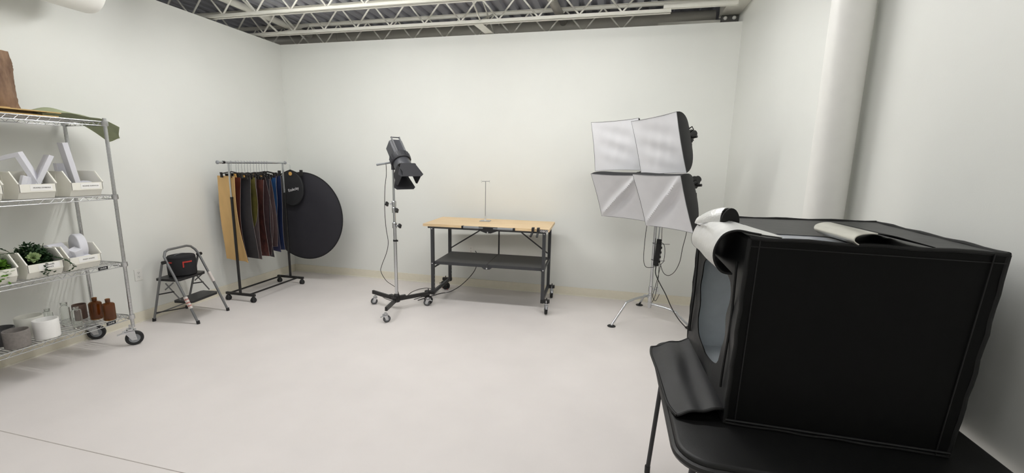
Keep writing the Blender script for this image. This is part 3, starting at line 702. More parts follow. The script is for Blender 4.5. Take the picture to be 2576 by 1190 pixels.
# big reflector disc and its pouch
t = thing('reflector_disc', 'large black folding reflector disc hanging in the left corner', 'reflector', (-3.955, 4.80, .905))
obj('fabric', MB().lathe([(0, -.004), (.30, -.005), (.565, -.003), (.57, 0), (.565, .003), (.30, .003), (0, .004)], n=72, R=rot('X', PI/2)), 'reflector', t)
m = MB(); m.tube([(math.cos(2*PI*i/80)*.572, 0, math.sin(2*PI*i/80)*.572) for i in range(80)], .0065, 8, True); obj('rim', m, 'rim', t)
t = thing('reflector_pouch', 'black round zipped pouch with white lettering in front of the reflector', 'pouch', (-4.085, 4.752, 1.27))
obj('body', MB().lathe([(0, -.020), (.12, -.019), (.178, -.012), (.186, 0), (.178, .012), (.12, .014), (0, .014)], n=48, R=Matrix.Diagonal((1.0, 1.0, 1.22)) @ rot('X', PI/2)), 'pouch', t)
m = MB(); m.tube([(math.cos(2*PI*i/60)*.187, 0, math.sin(2*PI*i/60)*.228) for i in range(60)], .004, 8, True); obj('piping', m, 'rim', t)
lettering('pouch_text', 'Etekcity', .052, 'inkwhite', t, (.048, -.0225, -.012), (1, 0, .26), (-.26, 0, 1), .0006)
lettering('pouch_text', '<', .06, 'hubgrey', t, (-.145, -.0225, -.05), (1, 0, .26), (-.26, 0, 1), .0006)
hg = obj('hanger', MB().tube([(-.17, .0, .165), (-.06, 0, .215), (0, 0, .235), (.06, 0, .215), (.17, 0, .175)], .008, 8), 'clip', t)
obj('hook', MB().tube([(0, 0, .235), (0, 0, .30), (-.02, -.012, .32), (-.045, -.02, .342)], .002, 6), 'steel', hg)
obj('size_tag', MB().cyl((0.02, -.03, .19), (0.02, -.024, .19), .024, n=20), 'kraft', hg)
for q, zz in ((-.165, .19), (.165, .205)): obj('clip', MB().prism([(-.02, -.04), (.02, -.04), (.016, .035), (-.016, .035)], (q, -.004, zz), (1, 0, 0), (0, 0, 1), (0, 1, 0), .02), 'clip', hg)

# ================================================================== SPOT LIGHT ON ROLLING STAND
LS = Vector((-2.285, 4.15, 0))
st = thing('light_stand', 'chrome rolling light stand with three black caster legs', 'light stand', LS)
wheels = [Vector((-2.632, 4.247, 0)), Vector((-2.199, 3.774, 0)), Vector((-2.019, 4.372, 0))]
hubz = .135
obj('hub', MB().lathe([(.02, .09), (.034, .095), (.038, .12), (.034, .165), (.026, .185), (.0185, .19)], n=18), 'blackmetal', st)
for i, wv in enumerate(wheels):
    d = (wv-LS); L = d.length; d.normalize(); end = d*(L+.012)
    lg = obj('leg', MB().bar(Vector((0, 0, hubz-.01))+d*.02, end+Vector((0, 0, hubz+.012)), .026, .042), 'blackmetal', st, 0, .003)
    obj('leg_bracket', MB().bar(Vector((0, 0, hubz))+d*.015, d*.10+Vector((0, 0, hubz+.004)), .036, .052).cyl(d*.085+Vector((-d.y, d.x, 0))*.022+Vector((0, 0, hubz)), d*.085-Vector((-d.y, d.x, 0))*.022+Vector((0, 0, hubz)), .006, n=8), 'blackmetal', lg)
    caster(st, d*(L-.005), math.atan2(d.y, d.x)+(.7, 2.2, 2.5)[i], .038, .024, ('chrome', 'rubbergrey', 'hubgrey'), .02, i > 0)
obj('lower_column', MB().cyl((0, 0, .18), (0, 0, .955), .0175, n=18), 'chrome', st)
obj('middle_column', MB().cyl((0, 0, .95), (0, 0, 1.14), .0150, n=18), 'chrome', st)
obj('upper_column', MB().cyl((0, 0, 1.12), (0, 0, 1.56), .0125, n=18), 'chrome', st)
obj('stop_ring', MB().cyl((0, 0, .782), (0, 0, .80), .022, n=18).box((.022, 0, .79), (.02, .014, .016)), 'blackplastic', st)
def knob(z, dx, ang=0):
    sl = obj('lock_collar', MB().lathe([(.0175, z-.03), (.024, z-.028), (.025, z+.028), (.0205, z+.034), (.016, z+.034)], n=18).cyl((0, 0, z), (dx*.6, -.012, z), .008, n=10), 'chrome', st)
    obj('knob', MB().prism([(math.cos(a)*(.03 if i % 2 else .021), math.sin(a)*(.03 if i % 2 else .021)) for i, a in enumerate([2*PI*k/8 for k in range(8)])], (dx, -.018, z), (.0, .5, .87), (0, .87, -.5), (1, 0, 0), .022), 'blackplastic', sl, 35, .004)
knob(1.19, -.075); knob(1.125, .04); knob(.958, .07)
# the head
hd = thing('spot_lamp', 'dark grey spotlight with barn doors on the rolling stand', 'spotlight', LS+Vector((0, 0, 1.56)))
ax = Vector((.55, -.42, -.72)).normalized(); sd = ax.cross(Vector((0, 0, 1))).normalized(); up = sd.cross(ax)
RH = Matrix((sd, up, ax)).transposed()          # local z = beam axis
O = Vector((.085, .0, .105)); HS = 1.18
RHS = RH*HS
def H(x, y, z): return O + RHS @ Vector((x, y, z))
obj('yoke', MB().cyl((0, 0, -.005), (0, 0, .045), .02, n=16).bar((0, 0, .03), H(-.0, -.05, -.01), .034, .03), 'spotgrey', hd)
obj('tilt_handle', MB().tube([H(-.08, -.02, -.02), (-.06, -.06, .06), (-.16, -.05, .045)], [.009, .011, .013], 10), 'hubgrey', hd)
m = MB(); m.prism([(-.062, -.05), (-.045, -.066), (.045, -.066), (.062, -.05), (.062, .05), (.045, .066), (-.045, .066), (-.062, .05)], H(0, 0, -.105), sd*HS, up*HS, ax*HS, .15)
obj('housing', m, 'spotgrey', hd, 30, .004)
for i in range(5): obj('cooling_fin', MB().box(H(-.064, -.04+.02*i, -.12), (.004, .006, .11), RHS), 'spotdark', hd)
obj('carry_plate', MB().box(H(-.035, .07, -.11), (.006, .02, .19), RHS).box(H(.04, .07, -.11), (.006, .02, .19), RHS), 'spotplate', hd)
obj('carry_handle', MB().bar(H(-.04, .072, -.20), H(.045, .072, -.20), .018, .01), 'spotgrey', hd)
m = MB(); m.lathe([(.06, -.04), (.082, -.035), (.090, -.028), (.090, .030), (.086, .036), (.07, .036)], H(0, 0, 0), 40, RHS); obj('ring', m, 'spotdark', hd)
for i in range(20):
    a = 2*PI*i/20; obj('rib', MB().box(H(math.cos(a)*.0905, math.sin(a)*.0905, .0), (.006, .004, .052), RHS @ rot('Z', a)), 'spotgrey', hd)
m = MB(); m.lathe([(.074, .03), (.076, .034), (.078, .105), (.083, .11), (.083, .125), (.066, .125), (.064, .04)], H(0, 0, 0), 40, RHS); obj('barrel', m, 'spotgrey', hd)
obj('lens', MB().lathe([(0, .118), (.04, .115), (.064, .106), (.064, .10), (0, .10)], H(0, 0, 0), 28, RHS), 'hubgrey', hd)
def door(nm, c0, w0, w1, ln, outward, tilt):
    """trapezoid flap hinged at c0 (local), widening along the beam"""
    oo = Vector(outward); wv = Vector((0, 0, 1)).cross(oo)
    d = (Vector((0, 0, 1))*math.cos(tilt)+oo*math.sin(tilt)); nrm = wv.cross(d)
    obj(nm, MB().prism([(-w0, 0), (w0, 0), (w1, ln*.85), (w1*.8, ln), (-w1*.8, ln), (-w1, ln*.85)], O+RHS @ Vector(c0), RHS @ wv, RHS @ d, RH @ nrm, .003), 'spotdark', hd)
door('barn_door', (0, .086, .125), .066, .118, .13, (0, 1, 0), -.22)
door('barn_door', (.086, 0, .125), .062, .088, .115, (1, 0, 0), -.05)
door('barn_door', (0, -.086, .125), .062, .10, .13, (0, -1, 0), .22)
door('barn_door', (-.086, 0, .125), .055, .075, .11, (-1, 0, 0), .15)
obj('door_frame', MB().prism([(-.086, -.086), (.086, -.086), (.086, .086), (-.086, .086)], H(0, 0, .124), sd, up, ax, .004) if False else MB().ring([H(math.cos(2*PI*i/32)*.07, math.sin(2*PI*i/32)*.07, .126) for i in range(32)], [H(.086*max(-1, min(1, 1.3*math.cos(2*PI*i/32))), .086*max(-1, min(1, 1.3*math.sin(2*PI*i/32))), .126) for i in range(32)], .004, ax), 'spotdark', hd)
cp = smoothpath([(-2.35, 4.12, 1.62), (-2.345, 4.11, 1.50), (-2.36, 4.10, 1.36), (-2.37, 4.10, 1.10), (-2.36, 4.10, .92), (-2.335, 4.09, .78), (-2.36, 4.09, .66), (-2.42, 4.09, .52), (-2.44, 4.1, .44), (-2.41, 4.16, .32), (-2.37, 4.3, .20), (-2.42, 4.45, .05), (-2.50, 4.50, .006), (-2.62, 4.62, .005), (-2.66, 4.50, .005), (-2.45, 4.40, .005), (-2.40, 4.55, .005), (-2.42, 4.8, .005), (-2.35, 4.98, .005), (-2.20, 5.0, .005), (-2.155, 4.93, .02)], 5)
tag(obj('lamp_cord', MB().tube(cp, .0032, 6), 'cord'), 'thin black cord hanging from the spotlight down to the floor', 'cord')
t = thing('power_adapter', 'small black power adapter box lying on the floor', 'adapter', (-2.16, 4.87, 0), .12)
obj('case', MB().box((0, 0, .022), (.062, .13, .042)), 'blackplastic', t, 0, .006)
obj('plug_end', MB().cyl((0, -.06, .02), (0, -.10, .02), .012, .006, 10), 'blackplastic', t)
tag(obj('lamp_cord', MB().tube(smoothpath([(-2.148, 4.765, .018), (-2.17, 4.70, .006), (-2.22, 4.62, .005), (-2.26, 4.52, .005)], 5), .0035, 6), 'cord'), 'short black cord leaving the power adapter toward the stand', 'cord')
tag(obj('extension_cord', MB().tube(smoothpath([(-1.72, 5.23, .50), (-1.68, 5.21, .42), (-1.71, 5.18, .25), (-1.82, 5.06, .10), (-1.95, 4.95, .01), (-2.06, 4.82, .006), (-2.15, 4.62, .006), (-2.2, 4.5, .006)], 6), .0045, 6), 'cord'), 'black cord from the back wall outlet under the workbench', 'cord')
tag(obj('extension_cord', MB().tube(smoothpath([(-2.02, 5.0, .012), (-2.06, 5.06, .012), (-2.13, 5.10, .03), (-2.16, 5.12, .012), (-2.1, 5.04, .012)], 5), .005, 6), 'cordred'), 'red cord on the floor by the left rear bench wheel', 'cord')

# ================================================================== WORKBENCH
B = thing('work_bench', 'folding workbench with light wood top and dark metal frame', 'workbench', (-1.372, 4.765, 0), math.radians(2.4))
TW, TD, TZB, TZT = .72, .325, .925, .955
nb = 7
for i in range(nb):                                  # edge-glued boards of the top
    y0 = -TD+2*TD*i/nb
    for x0, x1 in ((-TW, 0), (0, TW)):
        obj('top_plank', MB().box(((x0+x1)/2, y0+TD/nb, (TZB+TZT)/2), (x1-x0-.001, 2*TD/nb-.0006, TZT-TZB)), 'benchwood', B, 0, .0012, 1)
obj('top_frame', MB().box((0, -TD+.03, TZB-.011), (1.34, .022, .022)).box((0, TD-.03, TZB-.011), (1.34, .022, .022)).box((-.63, 0, TZB-.011), (.03, .6, .022)).box((.655, 0, TZB-.011), (.03, .6, .022)), 'benchmetal', B, 0, .002)
LX = (-.615, .665); LY = (-.300, .295)
for sx, x in enumerate(LX):
    for sy, y in enumerate(LY):
        lg = obj('leg', MB().box((x, y, .52), (.036, .036, .80)), 'benchmetal', B, 0, .003)
        obj('leg_bolt', MB().cyl((x, y-.018, .497), (x, y-.022, .497), .007, n=10).cyl((x, y-.018, .90), (x, y-.022, .90), .007, n=10), 'chrome', lg)
        if sx == 0:
            for i in range(4): obj('leg_hole', MB().box((x+.018, y, .22+.045*i), (.002, .012, .016)), 'hubgrey', lg)
        dx = -.055 if sx == 0 else .045
        obj('foot_bracket', MB().box((x+dx*.7, y, .145), (abs(dx)*1.8+.02, .045, .035)).cyl((x+dx*1.1, y, .16), (x+dx*1.1, y, .185), .006, n=8), 'blackmetal', lg, 0, .003)
        caster(B, (x+dx, y-.01 if sy == 0 else y, 0), (.3 if sx == 0 else 1.75), .05, .03, ('blackmetal' if sx == 0 else 'chrome', 'rubber', 'blackmetal'), .05, True)
    obj('side_rail', MB().box((x, 0, .15), (.03, .59, .035)), 'benchmetal', B, 0, .002)
    obj('shelf_rail', MB().box((x-.0, 0, .487), (.02, .59, .025)), 'benchmetal', B, 0, .002)
    obj('shelf_brace', MB().bar((x, -.26, .44), (x+(.06 if sx == 0 else -.06), -.12, .475), .014, .014), 'benchmetal', B)
for x0, x1 in ((LX[0]+.02, .023), (.027, LX[1]-.02)):
    p = obj('shelf_panel', MB().box(((x0+x1)/2, 0, .512), (x1-x0, .575, .012)), 'benchshelf', B, 0, .002)
    obj('shelf_lip', MB().box(((x0+x1)/2, -.288, .500), (x1-x0, .012, .034)).box(((x0+x1)/2, .288, .500), (x1-x0, .012, .034)), 'benchmetal', p, 0, .002)
obj('shelf_hinge', MB().prism([(-.06, .0), (-.03, -.022), (.03, -.022), (.06, 0)], (.025, -.296, .483), (1, 0, 0), (0, 0, 1), (0, -1, 0), .005), 'benchmetal', B)
obj('hinge_bolt', MB().cyl((.025, -.298, .473), (.025, -.304, .473), .009, n=12), 'chrome', B)
obj('back_strut', MB().box((.03, .295, .71), (.018, .006, .42)), 'benchmetal', B)
obj('diagonal_brace', MB().bar((.03-.10, .29, .90), (LX[0]+.02, .29, .565), .016, .006, (0, 1, 0)), 'benchmetal', B)
obj('diagonal_brace', MB().bar((.03+.16, .29, .90), (LX[1]-.02, .29, .565), .016, .006, (0, 1, 0)), 'benchmetal', B)
for x0, x1 in ((-.245, -.01), (.105, .335)):
    g = obj('grip_tube', MB().cyl((x0, -TD-.012, .938), (x1, -TD-.012, .938), .0145, n=16), 'greybar', B)
    e = x0 if x0 < 0 else x1
    obj('grip_end', MB().box((e, -TD-.012, .938), (.022, .034, .034)), 'blackplastic', g, 0, .004)
obj('hinge_cover', MB().prism([(-.105, .028), (-.105, -.012), (-.02, -.040), (.035, -.040), (.11, -.012), (.11, .028)], (.045, -TD-.014, .924), (1, 0, 0), (0, 0, 1), (0, -1, 0), .022), 'blackplastic', B, 35, .003)
obj('hinge_bolt', MB().cyl((.045, -TD-.025, .894), (.045, -TD-.03, .894), .008, n=10), 'chrome', B)
lettering('maker_text', 'cosco', .046, 'inkwhite', B, (.655, -TD-.0035, .937), (1, 0, 0), (0, 0, 1), .0006)
obj('name_plate', MB().box((.655, -TD-.0012, .938), (.105, .002, .024)), 'benchmetal', B)
def clamp(x, label, rz, oz):
    t = thing('spring_clamp', label, 'clamp', (-1.372+.0, 4.765, 0), math.radians(2.4)); y = -TD
    t.location = B.location
    obj('upper_jaw', MB().prism([(-.013, -.005), (.013, -.005), (.016, .03), (.006, .05), (-.012, .05), (-.016, .03)], (x, y+.018, TZT+.008), (1, 0, 0), (0, -1, 0), (0, 0, 1), .014), 'blackplastic', t, 35, .003)
    obj('lower_jaw', MB().prism([(-.012, 0), (.012, 0), (.014, .045), (-.014, .045)], (x, y+.015, TZB-.008), (1, 0, 0), (0, -1, 0), (0, 0, 1), .014), 'blackplastic', t, 35, .003)
    obj('pivot_block', MB().box((x, y-.032, .94), (.026, .022, .05)), 'blackplastic', t, 0, .005)
    obj('handle', MB().bar((x, y-.03, .925), (x-.008+rz, y-.07, .875), .022, .016), 'blackplastic', t, 0, .005)
clamp(.545, 'black spring clamp on the bench edge, left of the two', -.012, 0)
clamp(.602, 'black spring clamp on the bench edge beside the lettering', 0, 0)
t = thing('display_stand', 'small silver T-bar display stand on the workbench', 'stand', (-1.475, 4.86, TZT), .08)
obj('base_plate', MB().box((0, 0, .004), (.125, .10, .007)), 'spotplate', t, 0, .002)
obj('socket', MB().lathe([(.02, .007), (.014, .014), (.008, .02), (.008, .06), (.0045, .062)], n=16), 'silverwrap', t)
obj('rod', MB().cyl((0, 0, .05), (0, 0, .475), .0042, n=10), 'steel', t)
obj('cross_bar', MB().cyl((-.045, 0, .475), (.05, 0, .478), .0042, n=10), 'steel', t)
for x in (-.048, .05): obj('end_clip', MB().tube([(x, 0, .455), (x-.006, 0, .475), (x, 0, .495)], .003, 6), 'glass', t)

# ================================================================== SOFTBOX STAND
SP = Vector((.462, 4.685, 0))
cs = thing('softbox_stand', 'chrome turtle-base stand carrying the four softboxes', 'stand', SP)
feet = [Vector((.065, 4.319, 0)), Vector((.387, 5.11, 0)), Vector((.851, 4.49, 0))]
hz = [.262, .215, .165]
for i, fv in enumerate(feet):
    d = fv-SP; L = d.length; d.normalize(); z = hz[i]
    k = (.62, .55, .66)[i]
    pts = [d*.012+Vector((0, 0, z)), d*(L*k*.6)+Vector((0, 0, z-.008)), d*(L*k)+Vector((0, 0, z-.03)), d*(L*(k+.07))+Vector((0, 0, z-.06)), d*(L*.97)+Vector((0, 0, .03)), d*L+Vector((0, 0, .012))]
    lg = obj('leg', MB().tube(smoothpath(pts, 4), .0125, 12), 'chrome', cs)
    obj('foot_pad', MB().lathe([(0, 0), (.04, 0), (.043, .004), (.036, .01), (.014, .014), (0, .014)], d*L, 24), 'blackplastic', lg)
    obj('leg_socket', MB().cyl(Vector((0, 0, z-.02)), Vector((0, 0, z+.02)), .023, n=18), 'chrome', lg)
obj('base_tube', MB().cyl((0, 0, .12), (0, 0, .32), .0185, n=18), 'chrome', cs)
obj('base_collar', MB().lathe([(.0185, .30), (.025, .302), (.025, .36), (.019, .365)], n=18), 'chrome', cs)
obj('lower_column', MB().cyl((0, 0, .32), (0, 0, 1.02), .0165, n=18), 'chrome', cs)
obj('upper_column', MB().cyl((0, 0, 1.0), (0, 0, 1.60), .0125, n=18), 'chrome', cs)
obj('lock_knob', MB().cyl((.02, -.01, .33), (.055, -.02, .335), .007, n=8).box((.062, -.022, .338), (.022, .02, .05)), 'chrome', cs, 35, .004)
obj('spare_tube', MB().cyl((.03, -.02, .70), (.045, -.03, 1.25), .006, n=8), 'steel', cs)
# four softboxes: centre of the front, yaw, pitch, roll
SBX = [((-.0, 4.47, 1.84), -.43, -.21, .04, 'upper left softbox of the four, partly behind its neighbour', 0),
       ((.352, 3.92, 1.82), -.82, -.27, .08, 'upper right softbox of the four, with black side showing', 0),
       ((.05, 4.32, 1.34), -.56, -.49, .0, 'lower left softbox of the four, diagonal fold across the front', 1),
       ((.402, 3.73, 1.35), -.82, -.42, .01, 'lower right softbox of the four, nearest the light tent', 1)]
backs = []
for (c, yw, pt, rl, lb, fold) in SBX:
    n_ = Vector((math.sin(yw)*math.cos(pt), -math.cos(yw)*math.cos(pt), math.sin(pt))); r_ = Vector((math.cos(yw), math.sin(yw), 0)); u_ = r_.cross(-n_)
    r2 = r_*math.cos(rl)+u_*math.sin(rl); u2 = u_*math.cos(rl)-r_*math.sin(rl)
    t = thing('soft_box', lb, 'softbox', c, 0, 'softboxes on the stand'); S = .25; dep = .34
    def F(a, b, d=0, r2=r2, u2=u2, n_=n_): return r2*a+u2*b+n_*d
    def dif(u, v, F=F, fold=fold):
        a, b = (u-.5)*2, (v-.5)*2; e = (1-a*a)*(1-b*b)
        ex = 1-.045*(1-b*b)*abs(a)**3*0; sx_ = a*S*(1-.035*(1-b*b)); sy_ = b*S*(1-.035*(1-a*a))
        d = -.012*e
        if fold: q = (a-b)/1.414*1.0 if False else (b-a*1.0); d += .034*math.exp(-((b-a*.95)/.11)**2)*(1-abs(a)**6) - .030*math.exp(-((b-a*.95+.36)/.24)**2)*e*1.4 - .012*math.exp(-((b-a*.95-.34)/.2)**2)*e
        else: d += .004*math.sin(b*9+a*3)*e+.003*math.sin(a*13-b*4)*e
        return F(sx_, sy_, d)
    obj('diffuser', MB().sheet(dif, 28, 28, .002), 'diffuser', t, 60)
    rim = [F(S*(1.0)*x, S*y, .001) for x, y in ((-1, -1), (-.5, -.975), (0, -.967), (.5, -.975), (1, -1), (.975, -.5), (.967, 0), (.975, .5), (1, 1), (.5, .975), (0, .967), (-.5, .975), (-1, 1), (-.975, .5), (-.967, 0), (-.975, -.5))]
    obj('rim_piping', MB().tube(rim, .0022, 6, True), 'seamgrey', t)
    m = MB(); NS = 9; vs = []; NQ = 32
    for j in range(NS+1):
        q = j/NS; sz = S*(1-q)**.75*1.0*(1-.72*0)+.062*q; sz = .062+(S-.062)*(1-q**1.55); dd = -dep*q
        for i in range(NQ):
            e = i/NQ*4; kk = int(e); f_ = (e-kk)*2-1
            a, b = [(f_, -1), (1, f_), (-f_, 1), (-1, -f_)][kk]
            sag = 1-.05*(1-f_*f_)*(1-q)
            vs.append(F(a*sz*(sag if kk in (1, 3) else 1), b*sz*(sag if kk in (0, 2) else 1), dd-.004))
    m.add(vs, [(j*NQ+i, j*NQ+(i+1) % NQ, (j+1)*NQ+(i+1) % NQ, (j+1)*NQ+i) for j in range(NS) for i in range(NQ)]+[tuple(range(NS*NQ, NS*NQ+NQ))])
    fixn(obj('shell', m, 'boxfabric', t, 40))
    obj('socket', MB().cyl(F(0, 0, -dep-.005), F(0, 0, -dep-.10), .045, n=18).cyl(F(0, 0, -dep-.10), F(0, 0, -dep-.14), .03, n=14), 'blackplastic', t)
    obj('swivel', MB().bar(F(0, 0, -dep-.07), F(0, -.06, -dep-.09), .025, .025).cyl(F(.04, -.02, -dep-.05), F(.085, -.02, -dep-.06), .012, n=10), 'blackmetal', t)
    a0 = F(.11, .07, -dep+.06); obj('strap_loop', MB().tube([a0, a0+r2*.035+u2*.015, a0+r2*.045+u2*-.012, a0+r2*.012+u2*-.03], .005, 6), 'blackmetal', t)
    for a, b in ((1, 1), (1, -1), (-1, 1), (-1, -1)): obj('rib_rod', MB().tube([F(a*S*.995, b*S*.995, -.002), F(a*S*.8, b*S*.8, -dep*.42), F(a*.067, b*.067, -dep)], .003, 6), 'rim', t)
    backs.append(Vector(c)+F(0, -.06, -dep-.09)-SP)
hubp = Vector((0, 0, 1.58))
obj('bracket_hub', MB().lathe([(.0, 1.54), (.03, 1.54), (.034, 1.56), (.034, 1.60), (.02, 1.62), (0, 1.62)], n=16), 'blackmetal', cs)
for b_ in backs: obj('bracket_arm', MB().tube([hubp, hubp.lerp(b_, .55)+Vector((0, 0, .0)), b_], .010, 8), 'blackmetal', cs)
t = thing('power_strip', 'black power strip strapped upright to the softbox stand', 'power strip', SP+Vector((.028, -.035, .60)))
obj('case', MB().bar((0, 0, 0), (.016, 0, .29), .05, .032, (0, 1, 0)), 'blackplastic', t, 0, .005)
for z in (.06, .24): obj('cable_tie', MB().tube([(-.05, .035, z), (-.03, -.02, z), (.03, -.022, z), (.12 if z > .2 else .085, -.02, z+.004)], .0025, 6), 'blackplastic', t)
for z in (.05, .10, .15, .2): obj('socket_plug', MB().box((.028+z*.05, -.004, z), (.022, .022, .024)), 'blackplastic', t, 0, .004)
def cord(label, pts, r=.0032): obj('cable', MB().tube(smoothpath(pts, 6), r, 6), 'cord', cs)['label'] = label
cord('black cord looping left of the softbox stand column', [(-.09, -.15, 1.15), (-.10, -.09, 1.0), (-.105, -.06, .80), (-.10, -.06, .65), (-.07, -.06, .585), (.0, -.06, .59), (.06, -.06, .62)])
cord('black cord swinging in a wide loop right of the softbox stand', [(.24, -.45, 1.14), (.25, -.35, 1.0), (.24, -.28, .85), (.235, -.22, .7), (.20, -.17, .58), (.15, -.12, .525), (.10, -.1, .55), (.065, -.08, .64)])
cord('black cord bundle running down behind the power strip', [(.055, -.04, 1.2), (.06, -.05, 1.0), (.065, -.05, .80), (.06, -.05, .60), (.062, -.05, .45), (.045, -.05, .28), (.02, -.05, .2)])
cord('black cord coiled beside the power strip', [(.05, -.05, .86), (.09, -.06, .84), (.105, -.06, .76), (.10, -.06, .66), (.075, -.06, .62), (.06, -.05, .5), (.035, -.05, .36), (.02, -.05, .27), (.05, -.06, .22), (.085, -.06, .3)])
cord('thick black cord running from the power strip to the floor', [(.03, -.05, .60), (.03, -.06, .52), (.08, -.08, .42), (.14, -.11, .32), (.20, -.15, .2), (.26, -.20, .11), (.32, -.25, .05), (.38, -.29, .012), (.46, -.33, .007), (.6, -.38, .007)], .0055)

# ================================================================== TABLE AND LIGHT TENT
TB = Vector((.756, 1.775, 0)); ta, tb, TH = .506, .485, .74
tbl = thing('folding_table', 'black vinyl-topped folding table at the right picture edge', 'table', TB)
def rrect(a, b, r, n=8):
    return [(sx*(a-r)+r*math.cos(t0+PI/2*i/n), sy*(b-r)+r*math.sin(t0+PI/2*i/n)) for sx, sy, t0 in ((1, 1, 0), (-1, 1, PI/2), (-1, -1, PI), (1, -1, 1.5*PI)) for i in range(n+1)]
m = MB(); prev = None; lv = [(0, TH-.022), (0, TH-.006), (.004, TH-.001), (.012, TH), (.05, TH+.001)]; vs = []; N = len(rrect(ta, tb, .1))
for q, z in lv: vs += [(x, y, z) for x, y in rrect(ta-.006-q, tb-.006-q, .1-q*.5)]
m.add(vs, [(j*N+i, j*N+(i+1) % N, (j+1)*N+(i+1) % N, (j+1)*N+i) for j in range(len(lv)-1) for i in range(N)]+[tuple(range((len(lv)-1)*N, len(lv)*N))])
obj('padded_top', m, 'vinyl', tbl, 50)
m = MB(); m.tube([(x, y, TH-.028) for x, y in rrect(ta-.004, tb-.004, .1)], .0135, 8, True); obj('edge_rail', m, 'blackmetal', tbl)
obj('underside', MB().prism(rrect(ta-.02, tb-.02, .09), (0, 0, TH-.028), (1, 0, 0), (0, 1, 0), (0, 0, 1), .012), 'blackmetal', tbl)
for sx in (-1, 1):
    for sy in (-1, 1):
        top = Vector((sx*(ta-.065), sy*(tb-.08), TH-.03)); bot = Vector((sx*(ta-.02), sy*(tb-.075), .012))
        lg = obj('leg', MB().cyl(top, bot, .0115, n=12), 'blackmetal_soft', tbl)
        obj('foot_cap', MB().cyl(bot+Vector((0, 0, .03)), bot-Vector((0, 0, .012)), .0145, n=12), 'rubber', lg)
# tent corners (world): b/t bottom/top, N near F far, L left R right
C = dict(bNL=(.439, 1.538, .745), bNR=(1.10, 1.527, .745), bFL=(.418, 2.215, .745), bFR=(1.14, 2.255, .745),
         tNL=(.466, 1.585, 1.412), tNR=(1.152, 1.54, 1.412), tFL=(.426, 2.215, 1.412), tFR=(1.20, 2.30, 1.412))
C = {k: Vector(v) for k, v in C.items()}
TT = Vector((.78, 1.88, .745))
tent = thing('light_tent', 'black photo light tent box standing on the folding table', 'light tent', TT)
def panel(name, a, b, c, d, m_, bul=.0, nrm=(0, -1, 0), nu=24, nv=24, wr=.0015, t=.004):
    a, b, c, d = [C[k] if isinstance(k, str) else Vector(k) for k in (a, b, c, d)]; nrm = Vector(nrm)
    def fn(u, v):
        p = a.lerp(b, u).lerp(d.lerp(c, u), v); e = 16*u*(1-u)*v*(1-v)
        return p-TT+nrm*(bul*e+wr*math.sin(u*17+v*5)*math.sin(v*13)*min(1, 6*u*(1-u))*min(1, 6*v*(1-v)))
    return obj(name, MB().sheet(fn, nu, nv, t), m_, tent, 60)
panel('near_panel', 'bNL', 'bNR', 'tNR', 'tNL', 'tent', -.006, (0, -1, 0))
panel('far_panel', 'bFR', 'bFL', 'tFL', 'tFR', 'tent', .004, (0, 1, 0))
panel('right_panel', 'bNR', 'bFR', 'tFR', 'tNR', 'tent', .02, (1, 0, 0))
def tp(u, v): return C['tNL'].lerp(C['tNR'], u).lerp(C['tFL'].lerp(C['tFR'], u), v)
m = MB(); NT = 48; LT = 6
for side in (0, 1):
    vs = []
    for j in range(LT+1):
        for i in range(NT):
            a = 2*PI*i/NT; c, s_ = math.cos(a), math.sin(a); k = 1/max(abs(c), abs(s_)); k2 = 1/(abs(c)**6+abs(s_)**6)**(1/6); q = j/LT
            p_ = tp((.33+.15*c*k2)*(1-q)+(.5+.5*c*k)*q, (.20+.115*s_*k2)*(1-q)+(.5+.5*s_*k)*q)
            vs.append(p_-TT+Vector((0, 0, -.004*side-.008*(1-q)+.002*math.sin(i*1.1)*math.sin(q*PI))))
    m.add(vs, [(j*NT+i, j*NT+(i+1) % NT, (j+1)*NT+(i+1) % NT, (j+1)*NT+i) for j in range(LT) for i in range(NT)])
fixn(obj('top_panel', m, 'tentlight', tent, 60))
panel('floor_panel', 'bNL', 'bNR', 'bFR', 'bFL', 'tent', .0, (0, 0, 1), 4, 4, 0)
# left face with its window opening
def lf(s_, z):   # s 0 near .. 1 far, z 0..1
    return C['bNL'].lerp(C['bFL'], s_).lerp(C['tNL'].lerp(C['tFL'], s_), z)
NW = 64
def inner(i):
    a = 2*PI*i/NW; c, s_ = math.cos(a), math.sin(a); k = 1/(abs(c)**5+abs(s_)**5)**.2
    return (.525+.305*c*k*(1+.10*(s_*k))+.012*math.sin(a*7)+.008*math.sin(a*11), .455+.30*s_*k+.010*math.sin(a*5))
def outer(i):
    a = 2*PI*i/NW; c, s_ = math.cos(a), math.sin(a); k = 1/max(abs(c), abs(s_)); return (.5+.5*c*k, .5+.5*s_*k)
m = MB(); LV = 7
for side in (0, 1):
    off = Vector((-.004 if side == 0 else 0, 0, 0)); vs = []
    for j in range(LV+1):
        for i in range(NW):
            a, b = inner(i), outer(i); q = j/LV; s_, z = a[0]+(b[0]-a[0])*q, a[1]+(b[1]-a[1])*q
            vs.append(lf(s_, z)-TT+off+Vector((.012*math.sin(q*PI)*math.sin(i*.55)*.5+.010*(1-q), 0, 0)))
    fs = [(j*NW+i, j*NW+(i+1) % NW, (j+1)*NW+(i+1) % NW, (j+1)*NW+i) for j in range(LV) for i in range(NW)]
    m.add(vs, fs)
fixn(obj('front_panel', m, 'tentlight', tent, 60))
for s0 in (.10, .93): obj('zip_track', MB().tube([lf(s0+.012*math.sin(z*9), z)-TT+Vector((-.006, 0, 0)) for z in [.14+.055*i for i in range(14)]], .0045, 6), 'tentedge', tent)
